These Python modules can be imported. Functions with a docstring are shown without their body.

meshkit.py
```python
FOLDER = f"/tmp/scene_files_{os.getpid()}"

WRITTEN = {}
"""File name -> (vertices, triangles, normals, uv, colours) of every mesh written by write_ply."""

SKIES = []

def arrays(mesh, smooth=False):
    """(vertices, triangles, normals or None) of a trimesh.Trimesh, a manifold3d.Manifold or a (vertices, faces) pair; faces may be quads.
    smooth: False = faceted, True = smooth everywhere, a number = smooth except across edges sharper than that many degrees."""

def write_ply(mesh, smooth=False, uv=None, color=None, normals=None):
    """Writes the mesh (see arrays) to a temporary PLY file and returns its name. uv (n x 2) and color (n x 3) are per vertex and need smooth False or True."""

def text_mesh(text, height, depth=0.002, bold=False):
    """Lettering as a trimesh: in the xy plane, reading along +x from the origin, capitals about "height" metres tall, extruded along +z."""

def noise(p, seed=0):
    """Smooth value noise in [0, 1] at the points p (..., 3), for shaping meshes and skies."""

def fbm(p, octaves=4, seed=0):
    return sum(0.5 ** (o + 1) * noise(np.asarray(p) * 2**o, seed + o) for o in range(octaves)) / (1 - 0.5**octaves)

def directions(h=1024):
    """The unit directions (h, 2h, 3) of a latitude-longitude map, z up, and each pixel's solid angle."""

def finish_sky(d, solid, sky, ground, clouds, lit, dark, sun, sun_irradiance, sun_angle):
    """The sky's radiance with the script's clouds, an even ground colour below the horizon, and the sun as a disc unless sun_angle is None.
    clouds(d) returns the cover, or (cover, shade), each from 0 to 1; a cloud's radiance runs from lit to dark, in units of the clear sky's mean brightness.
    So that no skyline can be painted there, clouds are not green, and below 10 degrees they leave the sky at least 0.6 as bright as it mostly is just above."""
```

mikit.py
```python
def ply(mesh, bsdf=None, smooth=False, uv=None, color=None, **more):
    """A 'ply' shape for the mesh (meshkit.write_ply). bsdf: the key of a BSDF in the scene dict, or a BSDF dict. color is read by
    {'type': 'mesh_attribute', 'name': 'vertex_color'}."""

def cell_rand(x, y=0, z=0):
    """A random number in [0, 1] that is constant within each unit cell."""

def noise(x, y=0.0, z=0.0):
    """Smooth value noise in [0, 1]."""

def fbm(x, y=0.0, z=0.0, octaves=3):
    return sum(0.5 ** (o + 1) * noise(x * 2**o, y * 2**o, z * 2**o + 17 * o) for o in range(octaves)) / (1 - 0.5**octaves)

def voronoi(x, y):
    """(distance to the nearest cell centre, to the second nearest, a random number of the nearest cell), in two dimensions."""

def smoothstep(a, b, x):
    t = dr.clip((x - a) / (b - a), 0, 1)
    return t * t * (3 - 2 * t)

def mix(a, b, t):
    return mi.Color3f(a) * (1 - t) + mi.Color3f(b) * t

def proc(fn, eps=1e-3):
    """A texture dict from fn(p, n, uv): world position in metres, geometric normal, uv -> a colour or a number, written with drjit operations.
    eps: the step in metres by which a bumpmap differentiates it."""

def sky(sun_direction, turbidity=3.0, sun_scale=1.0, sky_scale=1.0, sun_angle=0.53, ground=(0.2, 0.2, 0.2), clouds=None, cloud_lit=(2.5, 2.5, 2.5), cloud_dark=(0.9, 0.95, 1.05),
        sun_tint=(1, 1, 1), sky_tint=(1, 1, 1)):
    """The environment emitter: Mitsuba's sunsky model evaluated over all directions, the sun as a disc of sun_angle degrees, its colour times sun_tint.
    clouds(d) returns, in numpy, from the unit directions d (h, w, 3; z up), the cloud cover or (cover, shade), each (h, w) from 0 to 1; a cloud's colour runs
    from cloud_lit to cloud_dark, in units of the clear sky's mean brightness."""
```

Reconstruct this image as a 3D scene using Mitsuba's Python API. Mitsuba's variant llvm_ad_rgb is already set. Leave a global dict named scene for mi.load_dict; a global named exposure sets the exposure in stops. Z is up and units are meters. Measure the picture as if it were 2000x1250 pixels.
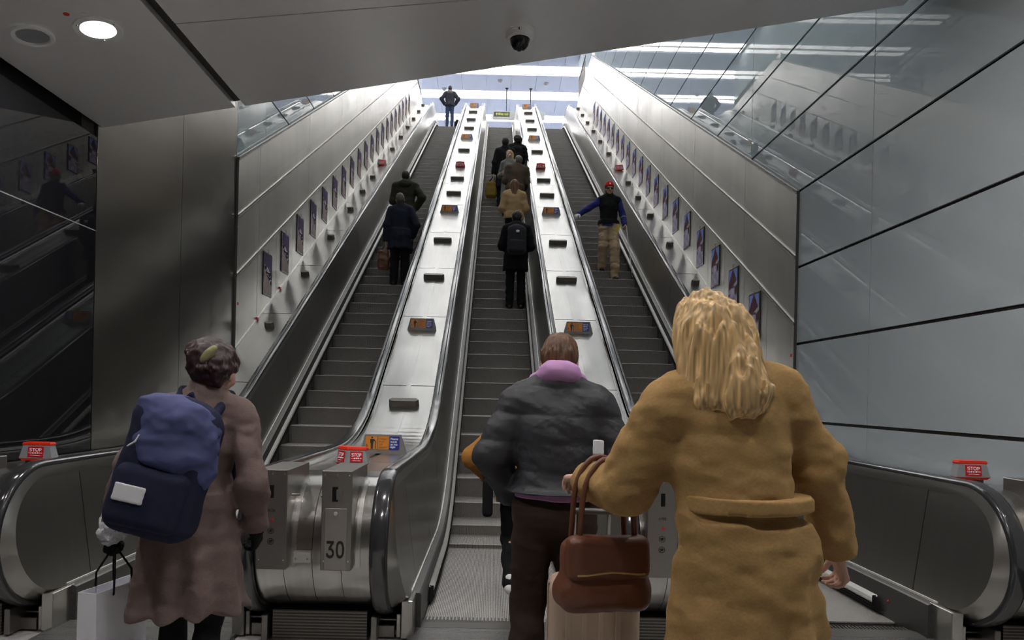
import math, random
import numpy as np, trimesh, mitsuba as mi, drjit as dr, mikit, meshkit
import manifold3d as m3
from shapely.geometry import Polygon, box as sbox
from shapely import affinity
from mikit import proc, noise, fbm, smoothstep, mix, cell_rand
T = mi.ScalarTransform4f
PI = math.pi
rng = np.random.default_rng(7)
scene, labels = {'type': 'scene'}, {}

# ------------------------------------------------------------------ camera, light levels, exposure
H_EYE = 1.45
TAN = math.tan(math.radians(30))
ROLL = 0.022
scene['camera'] = {'type': 'perspective', 'fov': math.degrees(2 * math.atan(1000 / 1360.)), 'fov_axis': 'x',
    'principal_point_offset_x': (1000 - 961) / 2000., 'principal_point_offset_y': (625 - 773) / 1250.,
    'near_clip': 0.05, 'far_clip': 200.,
    'to_world': T().look_at(origin=[0, 0, H_EYE], target=[0, 1, H_EYE], up=[-math.sin(ROLL), 0, math.cos(ROLL)])}
exposure = 0.92
HALL_STRIP = 3.4        # radiance of the upper hall's light strips
LOBBY_LAMP = 150.0        # radiance of the lobby downlights' lenses

# ------------------------------------------------------------------ materials
def rgb(r, g=None, b=None):
    if g is None: r, g, b = r
    return {'type': 'rgb', 'value': [float(r), float(g), float(b)]}
def srgb(r, g, b):
    return tuple(((c / 255 + .055) / 1.055) ** 2.4 if c > 10 else c / 255 / 12.92 for c in (r, g, b))
def mat(name, base, rough=.6, metal=0., spec=.5, **kw):
    d = {'type': 'principled', 'base_color': base if isinstance(base, dict) else rgb(base), 'roughness': rough, 'metallic': metal, 'specular': spec}
    d.update(kw)
    scene[name] = {'type': 'twosided', 'bsdf': d}
    return name
def cloth(name, r, g, b, rough=.9):
    return mat(name, srgb(r, g, b), rough, 0, .25)

def bumped(name, fn, eps=5e-3):
    b = scene[name]['bsdf']
    scene[name] = {'type': 'twosided', 'bsdf': {'type': 'bumpmap', 'arbitrary': proc(fn, eps), 'scale': 1.0, 'bsdf': b}}
def hair_mat(name, r, g, b):
    c = srgb(r, g, b)
    def f(p, n, uv):
        k = .45 + 1.1 * noise(p.x * 150, p.y * 150, p.z * 9) * (.6 + .8 * noise(p.x * 40, p.y * 40, p.z * 4))
        return mi.Color3f(*c) * k
    scene[name] = {'type': 'twosided', 'bsdf': {'type': 'bumpmap', 'arbitrary': proc(lambda p, n, uv: .006 * noise(p.x * 130, p.y * 130, p.z * 9), 1.5e-3), 'scale': 1.0,
        'bsdf': {'type': 'principled', 'base_color': proc(f), 'roughness': .5, 'specular': .4}}}
    return name
def wool(name, r, g, b, rough=.9, amt=.35, bump=.0012, fr=(190., 9.)):
    """Cloth with a slightly uneven colour and a fine weave."""
    c = srgb(r, g, b)
    def f(p, n, uv): return mi.Color3f(*c) * (1 + amt * (fbm(p.x * fr[1], p.y * fr[1], p.z * fr[1], 3) - .5) + amt * .6 * (noise(p.x * fr[0], p.y * fr[0], p.z * fr[0]) - .5))
    scene[name] = {'type': 'twosided', 'bsdf': {'type': 'bumpmap', 'arbitrary': proc(lambda p, n, uv: bump * fbm(p.x * 60., p.y * 60., p.z * 45., 3), 2e-3), 'scale': 1.0,
        'bsdf': {'type': 'principled', 'base_color': proc(f), 'roughness': rough, 'specular': .25}}}
    return name
def f_clad(p, n, uv):                       # brushed stainless cladding: soft vertical streaks and smudges
    s = fbm(p.y * 5.0, p.x * 5.0, p.z * .5, 3)
    s2 = fbm(p.y * .7 + 9, p.x * .7, p.z * .45, 3)
    k = .80 + .12 * (s - .5) + .30 * (s2 - .5) + .07 * (cell_rand((p.y - 7.05) / 2.48, dr.floor((p.z - TAN * p.y + 2.) / .74), 3.) - .5)
    return mi.Color3f(k * .74, k * .718, k * .67)
def f_cladr(p, n, uv):
    return .36 + .22 * (fbm(p.y * 2.2, p.x * 2.2, p.z * .8 + 4, 3) - .5)
mat('steel_cladding', proc(f_clad), proc(f_cladr), .92)
def f_deck(p, n, uv):
    s = fbm(p.x * 6, p.y * 1.3, 3., 3); s2 = noise(p.x * 60, p.y * 3, 1.)
    k = .86 + .16 * (s - .5) + .05 * (s2 - .5)
    return mi.Color3f(k * .365, k * .36, k * .345)
def f_deckr(p, n, uv):
    return .235 + .14 * (fbm(p.x * 3.1, p.y * 1.7, 8., 3) - .5)
mat('steel_deck', proc(f_deck), proc(f_deckr), .9)
bumped('steel_deck', lambda p, n, uv: .020 * fbm(p.x * 2.4, p.y * 1.6, 4., 2))
def f_ret(p, n, uv):
    s = fbm(p.x * 9, p.z * .6, 2., 3); s2 = fbm(p.x * 1.1, p.z * .8, 5., 3)
    k = .25 + .05 * (s - .5) + .16 * (s2 - .5)
    return mi.Color3f(k, k * .95, k * .87)
mat('steel_return', proc(f_ret), .20, .97)
def f_bal(p, n, uv):
    k = .40 + .02 * (noise(p.y * 30, p.z * 2, 1.) - .5) + .06 * (fbm(p.y, p.z, 3., 3) - .5)
    return mi.Color3f(k, k * .975, k * .93)
mat('steel_balustrade', proc(f_bal), .29, .97)
mat('steel_trim', (.80, .79, .77), .28, .95)
mat('steel_bright', (.90, .90, .90), .2, 1.)
mat('steel_band', (.50, .485, .46), .26, .95)
def f_newel(p, n, uv):
    k = .42 + .06 * (noise(p.x * 45, p.y * 3, p.z * 3) - .5) + .10 * (fbm(p.x * 5, p.z * 5, p.y * 5, 3) - .5)
    return mi.Color3f(k, k * .97, k * .93)
mat('steel_newel', proc(f_newel), .19, .97)
bumped('steel_return', lambda p, n, uv: .010 * fbm(p.y * 1.3, p.z * .9, 4., 3))
bumped('steel_newel', lambda p, n, uv: .007 * fbm(p.x * 5., p.y * 5., p.z * 5., 2))
mat('steel_box', (.27, .255, .24), .36, .9)
mat('steel_plate', (.36, .335, .31), .42, .85)
mat('dark_metal', (.10, .095, .09), .45, .6)
mat('black_hole', (.008, .008, .008), .9, 0, .1)
mat('rubber_handrail', (.022, .022, .024), .13, 0, .95)
mat('brush_black', (.01, .01, .01), .95, 0, .1)
def f_step(p, n, uv):
    g = dr.sin(p.x * (2 * PI / .0118)) * .5 + .5
    up = smoothstep(.5, .9, n.z)                # worn bright treads, black-painted risers
    k = (.105 + .07 * up) + (.150 + .08 * up) * smoothstep(.35, .65, g) + .03 * (fbm(p.x * 4, p.y * 3, p.z * 3, 2) - .5)
    return mi.Color3f(k, k * .95, k * .90)
mat('step_metal', proc(f_step), .42, .35)
def f_skirt(p, n, uv):
    k = .10 + .03 * (fbm(p.y * 2, p.z * 2, 3., 3) - .5)
    return mi.Color3f(k, k * .96, k * .92)
mat('steel_skirt', proc(f_skirt), .45, .7)
mat('aluminium', (.60, .59, .56), .45, .25)
mat('comb_metal', (.10, .097, .092), .5, .4)
def f_plate(p, n, uv):
    g = dr.sin(p.y * (2 * PI / .016)) * .5 + .5
    k = .075 + .125 * smoothstep(.3, .7, g) + .10 * (fbm(p.x * 3, p.y * 30, 2., 3) - .5)
    return mi.Color3f(k, k * .98, k * .95)
mat('plate_metal', proc(f_plate), .4, .6)
def f_plinth(p, n, uv):
    g = dr.sin(p.z * (2 * PI / .018)) * .5 + .5
    k = .06 + .12 * smoothstep(.35, .7, g)
    return mi.Color3f(k, k * .93, k * .85)
mat('plinth_metal', proc(f_plinth), .4, .7)

def wavy(s, seed):
    return lambda p, n, uv: s * fbm(p.x * .8 + seed, p.y * .8, p.z * .55, 2)
def glass_mat(name, c, wave):
    scene[name] = {'type': 'bumpmap', 'arbitrary': {**proc(wavy(wave, len(scene) * 3.7), 4e-3)}, 'scale': 1.0,
        'bsdf': {'type': 'plastic', 'diffuse_reflectance': rgb(c), 'int_ior': 1.52}}
    return name
glass_mat('glass_pale', (.43, .47, .50), .0007)
glass_mat('glass_pale_upper', (.47, .54, .56), .0009)
glass_mat('glass_dark', (.010, .010, .012), .001)
mat('joint_dark', (.035, .03, .025), .6)
mat('joint_light', (.7, .7, .72), .3, .8)
def f_soff(p, n, uv):
    k = .88 + .012 * (noise(p.x * 40, p.y * 40, 1.) - .5)
    return mi.Color3f(k, k * .97, k * .965)
mat('soffit_panel', proc(f_soff), .40, .55, .6)
mat('hall_ceiling', (.58, .65, .84), .6)
mat('hall_floor', (.30, .30, .30), .5)
mat('hall_white', (.80, .80, .80), .6)
mat('floor_dark', (.42, .41, .40), .45)
mat('wall_grey', (.55, .54, .53), .6)
mat('white_plastic', (.86, .86, .84), .4)
mat('grey_plastic', (.27, .275, .29), .35)
mat('sign_housing', (.17, .165, .16), .4)
mat('stud_dark', (.12, .105, .085), .5)
mat('red_plastic', (.75, .035, .012), .3)
mat('red_label', (.50, .008, .02), .4)
mat('orange_panel', (.62, .20, .015), .4)
mat('blue_panel', (.012, .018, .23), .4)
mat('print_white', (.85, .85, .85), .5)
mat('print_black', (.008, .008, .008), .5)
mat('yellow_mark', (.55, .40, .05), .5)
mat('lime_mark', (.35, .55, .02), .5)
scene['dome_glass'] = {'type': 'plastic', 'diffuse_reflectance': rgb(.006, .006, .008), 'int_ior': 1.5}

# ------------------------------------------------------------------ naming and mesh helpers
used = set()
def uniq(k):
    n, i = k, 0
    while n in used:
        i += 1; n = f'{k}_{i:03d}'
    used.add(n)
    return n
def obj(name, mesh, m, parent=None, smooth=False, M=None, label=None, cat=None, group=None, kind=None, **kw):
    key = uniq(f'{parent}__{name}' if parent else name)
    d = dict(mesh) if isinstance(mesh, dict) else mikit.ply(mesh, m, smooth=smooth, **kw)
    if M is not None: d['to_world'] = M
    scene[key] = d
    lab = {k: v for k, v in (('label', label), ('category', cat), ('group', group), ('kind', kind)) if v}
    if lab: labels[key] = lab
    return key
def thing(name, label, cat=None, group=None, kind=None):
    key = uniq(name)
    labels[key] = {'label': label}
    if cat: labels[key]['category'] = cat
    if group: labels[key]['group'] = group
    if kind: labels[key]['kind'] = kind
    return key
def cat_(*ms):
    return trimesh.util.concatenate([trimesh.Trimesh(m[0], m[1], process=False) if isinstance(m, tuple) else m for m in ms])
def tri(v, q):
    q = np.asarray(q)
    f = np.vstack([q[:, [0, 1, 2]], q[:, [0, 2, 3]]]) if q.shape[1] == 4 else q
    return trimesh.Trimesh(np.asarray(v, float), f, process=False)
def box(x0, x1, y0, y1, z0, z1, c=0.):
    if x0 > x1: x0, x1 = x1, x0
    if c <= 0:
        m = trimesh.creation.box(bounds=[[x0, y0, z0], [x1, y1, z1]])
        return trimesh.Trimesh(m.vertices, m.faces, process=False)
    pts = []
    for x, sx in ((x0, 1), (x1, -1)):
        for y, sy in ((y0, 1), (y1, -1)):
            for z, sz in ((z0, 1), (z1, -1)):
                pts += [(x + sx * c, y + sy * c, z), (x + sx * c, y, z + sz * c), (x, y + sy * c, z + sz * c)]
    return trimesh.Trimesh(pts).convex_hull
def hull(pts):
    return trimesh.Trimesh(np.asarray(pts, float)).convex_hull
def prism(poly, a, b, axes='xyz'):
    """Polygon (list or shapely) extruded from a to b; axes 'xyz': polygon in xy along z; 'yzx': polygon is (y, z), along x; 'xzy': polygon (x, z), along y."""
    g = poly if isinstance(poly, Polygon) else Polygon(poly)
    m = trimesh.creation.extrude_polygon(g, abs(b - a), engine='earcut')
    v = np.array(m.vertices); v[:, 2] += min(a, b)
    f = np.array(m.faces)
    if axes == 'yzx': v = v[:, [2, 0, 1]]
    elif axes == 'xzy': v = v[:, [0, 2, 1]]; f = f[:, ::-1]
    return trimesh.Trimesh(v, f, process=False)
def sweep(path, sec):
    """Closed section [(x, n)...] swept along a (y, z) path; n is along the path's left normal (up, for a path going +y)."""
    P = np.asarray(path, float)
    d = np.gradient(P, axis=0); d /= np.linalg.norm(d, axis=1, keepdims=True)
    N = np.stack([-d[:, 1], d[:, 0]], 1)
    S = np.asarray(sec, float); n, k = len(P), len(S)
    V = np.empty((n, k, 3))
    V[..., 0] = S[:, 0]
    V[..., 1] = P[:, None, 0] + N[:, None, 0] * S[None, :, 1]
    V[..., 2] = P[:, None, 1] + N[:, None, 1] * S[None, :, 1]
    i, j = np.meshgrid(np.arange(n - 1), np.arange(k), indexing='ij')
    j2 = (j + 1) % k
    q = np.stack([i * k + j, i * k + j2, (i + 1) * k + j2, (i + 1) * k + j], -1).reshape(-1, 4)
    v = V.reshape(-1, 3)
    caps = [[0, a + 1, a] for a in range(1, k - 1)] + [[(n - 1) * k, (n - 1) * k + a, (n - 1) * k + a + 1] for a in range(1, k - 1)]
    m = trimesh.Trimesh(v, np.vstack([np.vstack([q[:, [0, 1, 2]], q[:, [0, 2, 3]]]), caps]), process=False)
    if m.volume < 0: m = trimesh.Trimesh(v, m.faces[:, ::-1], process=False)
    return m
def lathe(prof, n=32, M=None):
    """(r, z) profile turned about z."""
    P = np.asarray(prof, float); a = np.arange(n) * 2 * PI / n
    V = np.stack([P[:, None, 0] * np.cos(a), P[:, None, 0] * np.sin(a), np.repeat(P[:, 1:2], n, 1)], -1).reshape(-1, 3)
    i, j = np.meshgrid(np.arange(len(P) - 1), np.arange(n), indexing='ij')
    q = np.stack([i * n + j, i * n + (j + 1) % n, (i + 1) * n + (j + 1) % n, (i + 1) * n + j], -1).reshape(-1, 4)
    m = tri(V, q)
    m.apply_transform(M if M is not None else np.eye(4))
    return m
def tube(pts, r, n=10):
    P = np.asarray(pts, float); r = np.broadcast_to(r, len(P))
    d = np.gradient(P, axis=0); d /= np.linalg.norm(d, axis=1, keepdims=True) + 1e-12
    ref = np.array([0, 0, 1.]) if abs(d[:, 2]).mean() < .8 else np.array([1., 0, 0])
    x = np.cross(d, ref); x /= np.linalg.norm(x, axis=1, keepdims=True) + 1e-12
    y = np.cross(d, x); a = np.arange(n) * 2 * PI / n
    V = P[:, None] + r[:, None, None] * (np.cos(a)[None, :, None] * x[:, None] + np.sin(a)[None, :, None] * y[:, None])
    V = np.vstack([V.reshape(-1, 3), P[:1], P[-1:]])
    m = len(P)
    i, j = np.meshgrid(np.arange(m - 1), np.arange(n), indexing='ij')
    q = np.stack([i * n + j, i * n + (j + 1) % n, (i + 1) * n + (j + 1) % n, (i + 1) * n + j], -1).reshape(-1, 4)
    k = np.arange(n)
    f = np.vstack([q[:, [0, 1, 2]], q[:, [0, 2, 3]], np.stack([k * 0 + m * n, (k + 1) % n, k], 1), np.stack([k * 0 + m * n + 1, (m - 1) * n + k, (m - 1) * n + (k + 1) % n], 1)])
    t = trimesh.Trimesh(V, f, process=False)
    return t
def moved(m, x=0, y=0, z=0, R=None):
    m = m.copy()
    if R is not None: m.apply_transform(R)
    m.apply_translation([x, y, z]); return m
def rot(axis, deg):
    return trimesh.transformations.rotation_matrix(math.radians(deg), axis)
def text_on(txt, h, width=None, bold=False, depth=.0015):
    """Lettering standing upright: reads along +x, up +z, faces -y; centred."""
    m = meshkit.text_mesh(txt, h, depth, bold)
    v = np.array(m.vertices); v -= (v.min(0) + v.max(0)) / 2
    if width: v[:, 0] *= width / np.ptp(v[:, 0])
    return trimesh.Trimesh(np.stack([v[:, 0], -v[:, 2], v[:, 1]], 1), m.faces, process=False)

# ------------------------------------------------------------------ the escalators' lines
Y_STEP0 = 5.46 / TAN - H_EYE / TAN          # where the step line would meet the lower floor
Z_TOP = 12.70                               # upper landing
Y_END = 31.2
def line(zflat, D, R=3.4, ztop=None):
    """(y, z) function of a line parallel to the steps: flat at zflat, inclined z = H_EYE - D + TAN y, flat at ztop, with arcs of radius R."""
    ztop = Z_TOP + (zflat if zflat > -.5 else 0) if ztop is None else ztop
    ya = (zflat - H_EYE + D) / TAN; yb = (ztop - H_EYE + D) / TAN
    t_ = R * math.tan(math.radians(15))
    def z(y):
        y = np.asarray(y, float)
        o = H_EYE - D + TAN * y
        s, e = ya - t_, ya + t_ * math.cos(PI / 6)
        o = np.where(y < s, zflat, np.where(y < e, zflat + R - np.sqrt(np.maximum(R * R - (y - s) ** 2, 0)), o))
        s, e = yb - t_ * math.cos(PI / 6), yb + t_
        o = np.where(y > e, ztop, np.where(y > s, ztop - R + np.sqrt(np.maximum(R * R - (e - y) ** 2, 0)), o))
        return o
    z.knees = (ya, yb, t_)
    return z
def samples(fn, y0, y1, extra=()):
    ya, yb, t_ = fn.knees
    ys = [y0, y1, *extra]
    for c in (ya, yb): ys += list(np.linspace(c - 1.15 * t_, c + 1.15 * t_, 17))
    ys = np.unique(np.round([y for y in ys if y0 <= y <= y1], 5))
    return ys
z_step = line(0., 5.46, 3.0)
z_rail = line(.985, 4.485, 3.6)             # underside of the handrail's top face
z_deck = line(.925, 4.60, 3.6)
XC = {'left': -2.04, 'middle': .09, 'right': 2.22}
RAIL_X, DECK_X = .695, .745
NEW_Y, NEW_Z, NEW_R = 4.23, .565, .42       # newel: centre and handrail radius

def rail_path(fn, r_off=0., y_end=Y_END, newel=True, z_off=0.):
    """Path of a line that follows the handrail: from below the newel round its front and up the incline."""
    P = []
    if newel:
        R = NEW_R + r_off
        P += [(NEW_Y + .5, NEW_Z - R), (NEW_Y + .25, NEW_Z - R)]
        for a in np.linspace(-90, -270, 29): P.append((NEW_Y + R * math.cos(math.radians(a)), NEW_Z + R * math.sin(math.radians(a))))
    ys = samples(fn, NEW_Y + .12, y_end)
    P += [(y, float(fn(y)) + r_off) for y in ys]
    return P
def handrail_mesh(x):
    w, h = .050, .036
    sec = [(-w + .012, -.022), (-w, -.016), (-w, -.002), (-w + .008, .008), (-w + .022, .013), (0, .015), (w - .022, .013), (w - .008, .008), (w, -.002), (w, -.016), (w - .012, -.022)]
    return sweep(rail_path(z_rail), [(x + a, b) for a, b in sec])

# ------------------------------------------------------------------ setting: floor, lobby, shaft, upper hall
XL, XR = -3.32, 3.43                        # shaft walls
Z_HALL = 16.05
ZS0, SLOPE = 3.63, .1615                    # lobby soffit: height at the left wall, rise towards the right
TILT = math.degrees(math.atan(SLOPE)); CT = math.cos(math.radians(TILT))
def z_sof(x): return ZS0 + SLOPE * (x - XL)
def edge_y(x): return 5.85 - .0295 * (x + 3.35)
def on_sof(x, y):
    """Frame on the soffit's underside at plan position (x, y): z points down into the room."""
    M = np.eye(4); M[:3, 3] = (x, y, z_sof(x)); return M @ rot([0, 1, 0], -TILT) @ np.diag([1., -1, -1, 1])
def sof_prism(poly, z0, z1):
    """Plan polygon lifted onto the tilted soffit between the heights z0 and z1 above its underside."""
    m = prism([((x - XL) / CT, y) for x, y in poly], z0, z1)
    m.apply_transform(rot([0, 1, 0], -TILT)); m.apply_translation([XL, 0, ZS0]); return m

obj('floor', box(XL - .2, XR + .3, -7, 4.5, -.25, -.012), 'floor_dark', label='dark floor of the lower escalator lobby', kind='structure')
# lobby soffit: a tilted slab with its panels hung just below it, dark grooves between
sof = thing('ceiling', 'grey metal panel soffit over the lower lobby, rising to the right', kind='structure')
obj('slab', sof_prism([(XL, -6.5), (XR, -6.5), (XR, edge_y(XR) - .003), (XL, edge_y(XL) - .003)], .05, .22), 'joint_dark', sof)
def soffit_panel(poly):
    return obj('panel', sof_prism(poly, 0, .048), 'soffit_panel', sof)
gx0, gx1, gr = -2.195, -2.115, 3.27
jl = lambda x: 4.53 + .103 * (x + 2.14)     # thin joint
soffit_panel([(XL, -6.5), (gx0, -6.5), (gx0, edge_y(gx0)), (XL, edge_y(XL))])
soffit_panel([(gx1, jl(gx1) + .005), (gr, jl(gr) + .005), (gr, edge_y(gr)), (gx1, edge_y(gx1))])
soffit_panel([(gx1, 2.4), (gr, 2.4), (gr, jl(gr) - .005), (gx1, jl(gx1) - .005)])
soffit_panel([(gx1, -.4), (gr, -.4), (gr, 2.39), (gx1, 2.39)])
soffit_panel([(gx1, -6.5), (gr, -6.5), (gr, -.41), (gx1, -.41)])
# bulkhead that closes the shaft above the soffit's far edge
obj('wall_bulkhead', prism([(XL - .1, z_sof(XL - .1) + .06), (XR + .1, z_sof(XR + .1) + .06), (XR + .1, Z_HALL), (XL - .1, Z_HALL)], 5.46, 5.62, 'xzy'), 'hall_white',
    label='pale wall rising out of sight above the soffit edge', kind='structure')
obj('wall_back', box(XL - .2, XR + .3, -7.2, -7, -.2, 5.2), 'wall_grey', label='grey wall behind the viewer', kind='structure')

# right wall: pale glass sheets with dark horizontal channels
def chan_glass(key, X, s, zs, ys, m, thick=.02, gapz=.014, gapy=.004, keep=lambda y0, y1, z0, z1: True):
    for z0, z1 in zip(zs[:-1], zs[1:]):
        for y0, y1 in zip(ys[:-1], ys[1:]):
            if keep(y0, y1, z0, z1):
                obj('glass_panel', box(X, X + s * thick, y0 + gapy, y1 - gapy, z0 + gapz, z1 - gapz), m, key)
z_L = lambda Z0, y: H_EYE + Z0 + TAN * y
WR = thing('wall_right', 'pale grey glass wall on the right with dark horizontal joints', kind='structure')
obj('backing', box(XR + .03, XR + .12, -7, 30.2, -.1, Z_HALL), 'joint_dark', WR)
zr = [2.11 - .868 * 2 + .868 * k for k in range(0, 19)]
yr = [-6.9, -5.88, -2.82, .24, 3.30, 6.36, 9.40, 12.47, 15.52, 18.57, 21.62, 24.67, 27.72, 30.1]
def hid_r(y0, y1, z0, z1):
    if z1 < z_L(-2.17, y0) - .05 and y0 > 7.9: return False
    return z1 > .5
chan_glass(WR, XR, 1, [z for z in zr if z < 4.8], yr, 'glass_pale', keep=hid_r)
chan_glass(WR, XR, 1, [z for z in zr if z > 4.6], yr, 'glass_pale_upper', keep=lambda y0, y1, z0, z1: hid_r(y0, y1, z0, z1) and y1 > 4)
# left wall: black glass in the lobby, then plain steel, then glass above the cladding
WL = thing('wall_left', 'pale glass wall above the left cladding', kind='structure')
obj('backing', box(XL - .12, XL - .03, 8.9, 30.2, 0., Z_HALL), 'joint_dark', WL)
yl = [8.88, 9.97, 12.45, 15.5, 18.55, 21.6, 24.65, 27.7, 30.1]
chan_glass(WL, XL, -1, [3.4] + [5.69 + .868 * k for k in range(12)] + [Z_HALL], yl, 'glass_pale_upper', keep=lambda y0, y1, z0, z1: not z1 < z_L(-2.17, y0) - .05)
RW = thing('wall_left_steel', 'tall brown-grey brushed steel wall between black glass and left cladding', kind='structure')
obj('panel', box(XL - .03, XL + .004, 5.778, 7.346, .3, 7.2), 'steel_return', RW)
obj('panel', box(XL - .03, XL + .004, 7.354, 8.865, .3, 7.2), 'steel_return', RW)
obj('backing', box(XL - .12, XL - .031, 5.6, 8.9, 0, Z_HALL), 'joint_dark', RW)
obj('upper_panel', box(XL - .03, XL + .0, 5.62, 8.87, 7.21, Z_HALL), 'glass_pale_upper', RW)
DG = thing('wall_left_lobby', 'black reflective glass wall at the left of the lobby', kind='structure')
obj('backing', box(XL - .14, XL - .03, -7, 5.6, 0, 3.95), 'black_hole', DG)
for z0, z1 in ((.3, 2.742), (2.752, 3.52)):
    for y0, y1 in ((-6.9, -3.2), (-3.2, -.2), (-.2, 2.8), (2.8, 5.775)):
        obj('glass_panel', box(XL, XL - .02, y0 + .003, y1 - .003, z0, z1), 'glass_dark', DG)
obj('joint_strip', box(XL + .001, XL - .03, -6.9, 5.775, 2.743, 2.751), 'joint_light', DG)
# cladding
def clad(key, X, s, y0, bands, ys_by_band):
    """Cladding panels: parallelograms between two inclined lines, clipped at the landing height."""
    for (a, b), ys in zip(bands, ys_by_band):
        for p, q in zip(ys[:-1], ys[1:]):
            g = .004
            poly = Polygon([(p + g, z_L(a, p) + .012), (q - g, z_L(a, q) + .012), (q - g, z_L(b, q) - .012), (p + g, z_L(b, p) - .012)])
            poly = poly.intersection(sbox(0, -5, 60, 14.12))
            if poly.is_empty or poly.area < .01: continue
            obj('cladding_panel', prism(poly, X, X - s * .03, 'yzx'), 'steel_cladding', key)
    for Z0 in (-3.66, -2.91, -2.17):
        ye = min(30., (14.12 - H_EYE - Z0) / TAN)
        P = [(y0, z_L(Z0, y0)), (ye, z_L(Z0, ye))]
        for o in (.018, -.018):
            obj('trim_rail', sweep(P, [(X - s * .028, o - .005), (X - s * .044, o - .005), (X - s * .044, o + .005), (X - s * .028, o + .005)]), 'steel_band', key)
        obj('trim_groove', sweep(P, [(X - s * .005, -.014), (X - s * .034, -.014), (X - s * .034, .014), (X - s * .005, .014)]), 'dark_metal', key)
CB = ((-4.64, -3.66), (-3.66, -2.91), (-2.91, -2.17))
CR = thing('wall_cladding', 'brushed steel cladding below the glass on the right wall', kind='structure')
ur = [7.88, 9.53] + [9.53 + 2.48 * k for k in range(1, 9)]
clad(CR, XR, 1, 7.88, CB, [[7.88, 8.67] + [9.07 + .82 * (k + .5) for k in range(0, 26)], ur, ur])
CL = thing('wall_cladding', 'brushed steel cladding below the glass on the left wall', kind='structure')
ul = [8.88, 9.69] + [9.69 + 2.49 * k for k in range(1, 9)]
clad(CL, XL, -1, 8.88, CB, [[8.88, 9.65] + [10.06 + .82 * (k + .5) for k in range(0, 25)], ul, ul])
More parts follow.
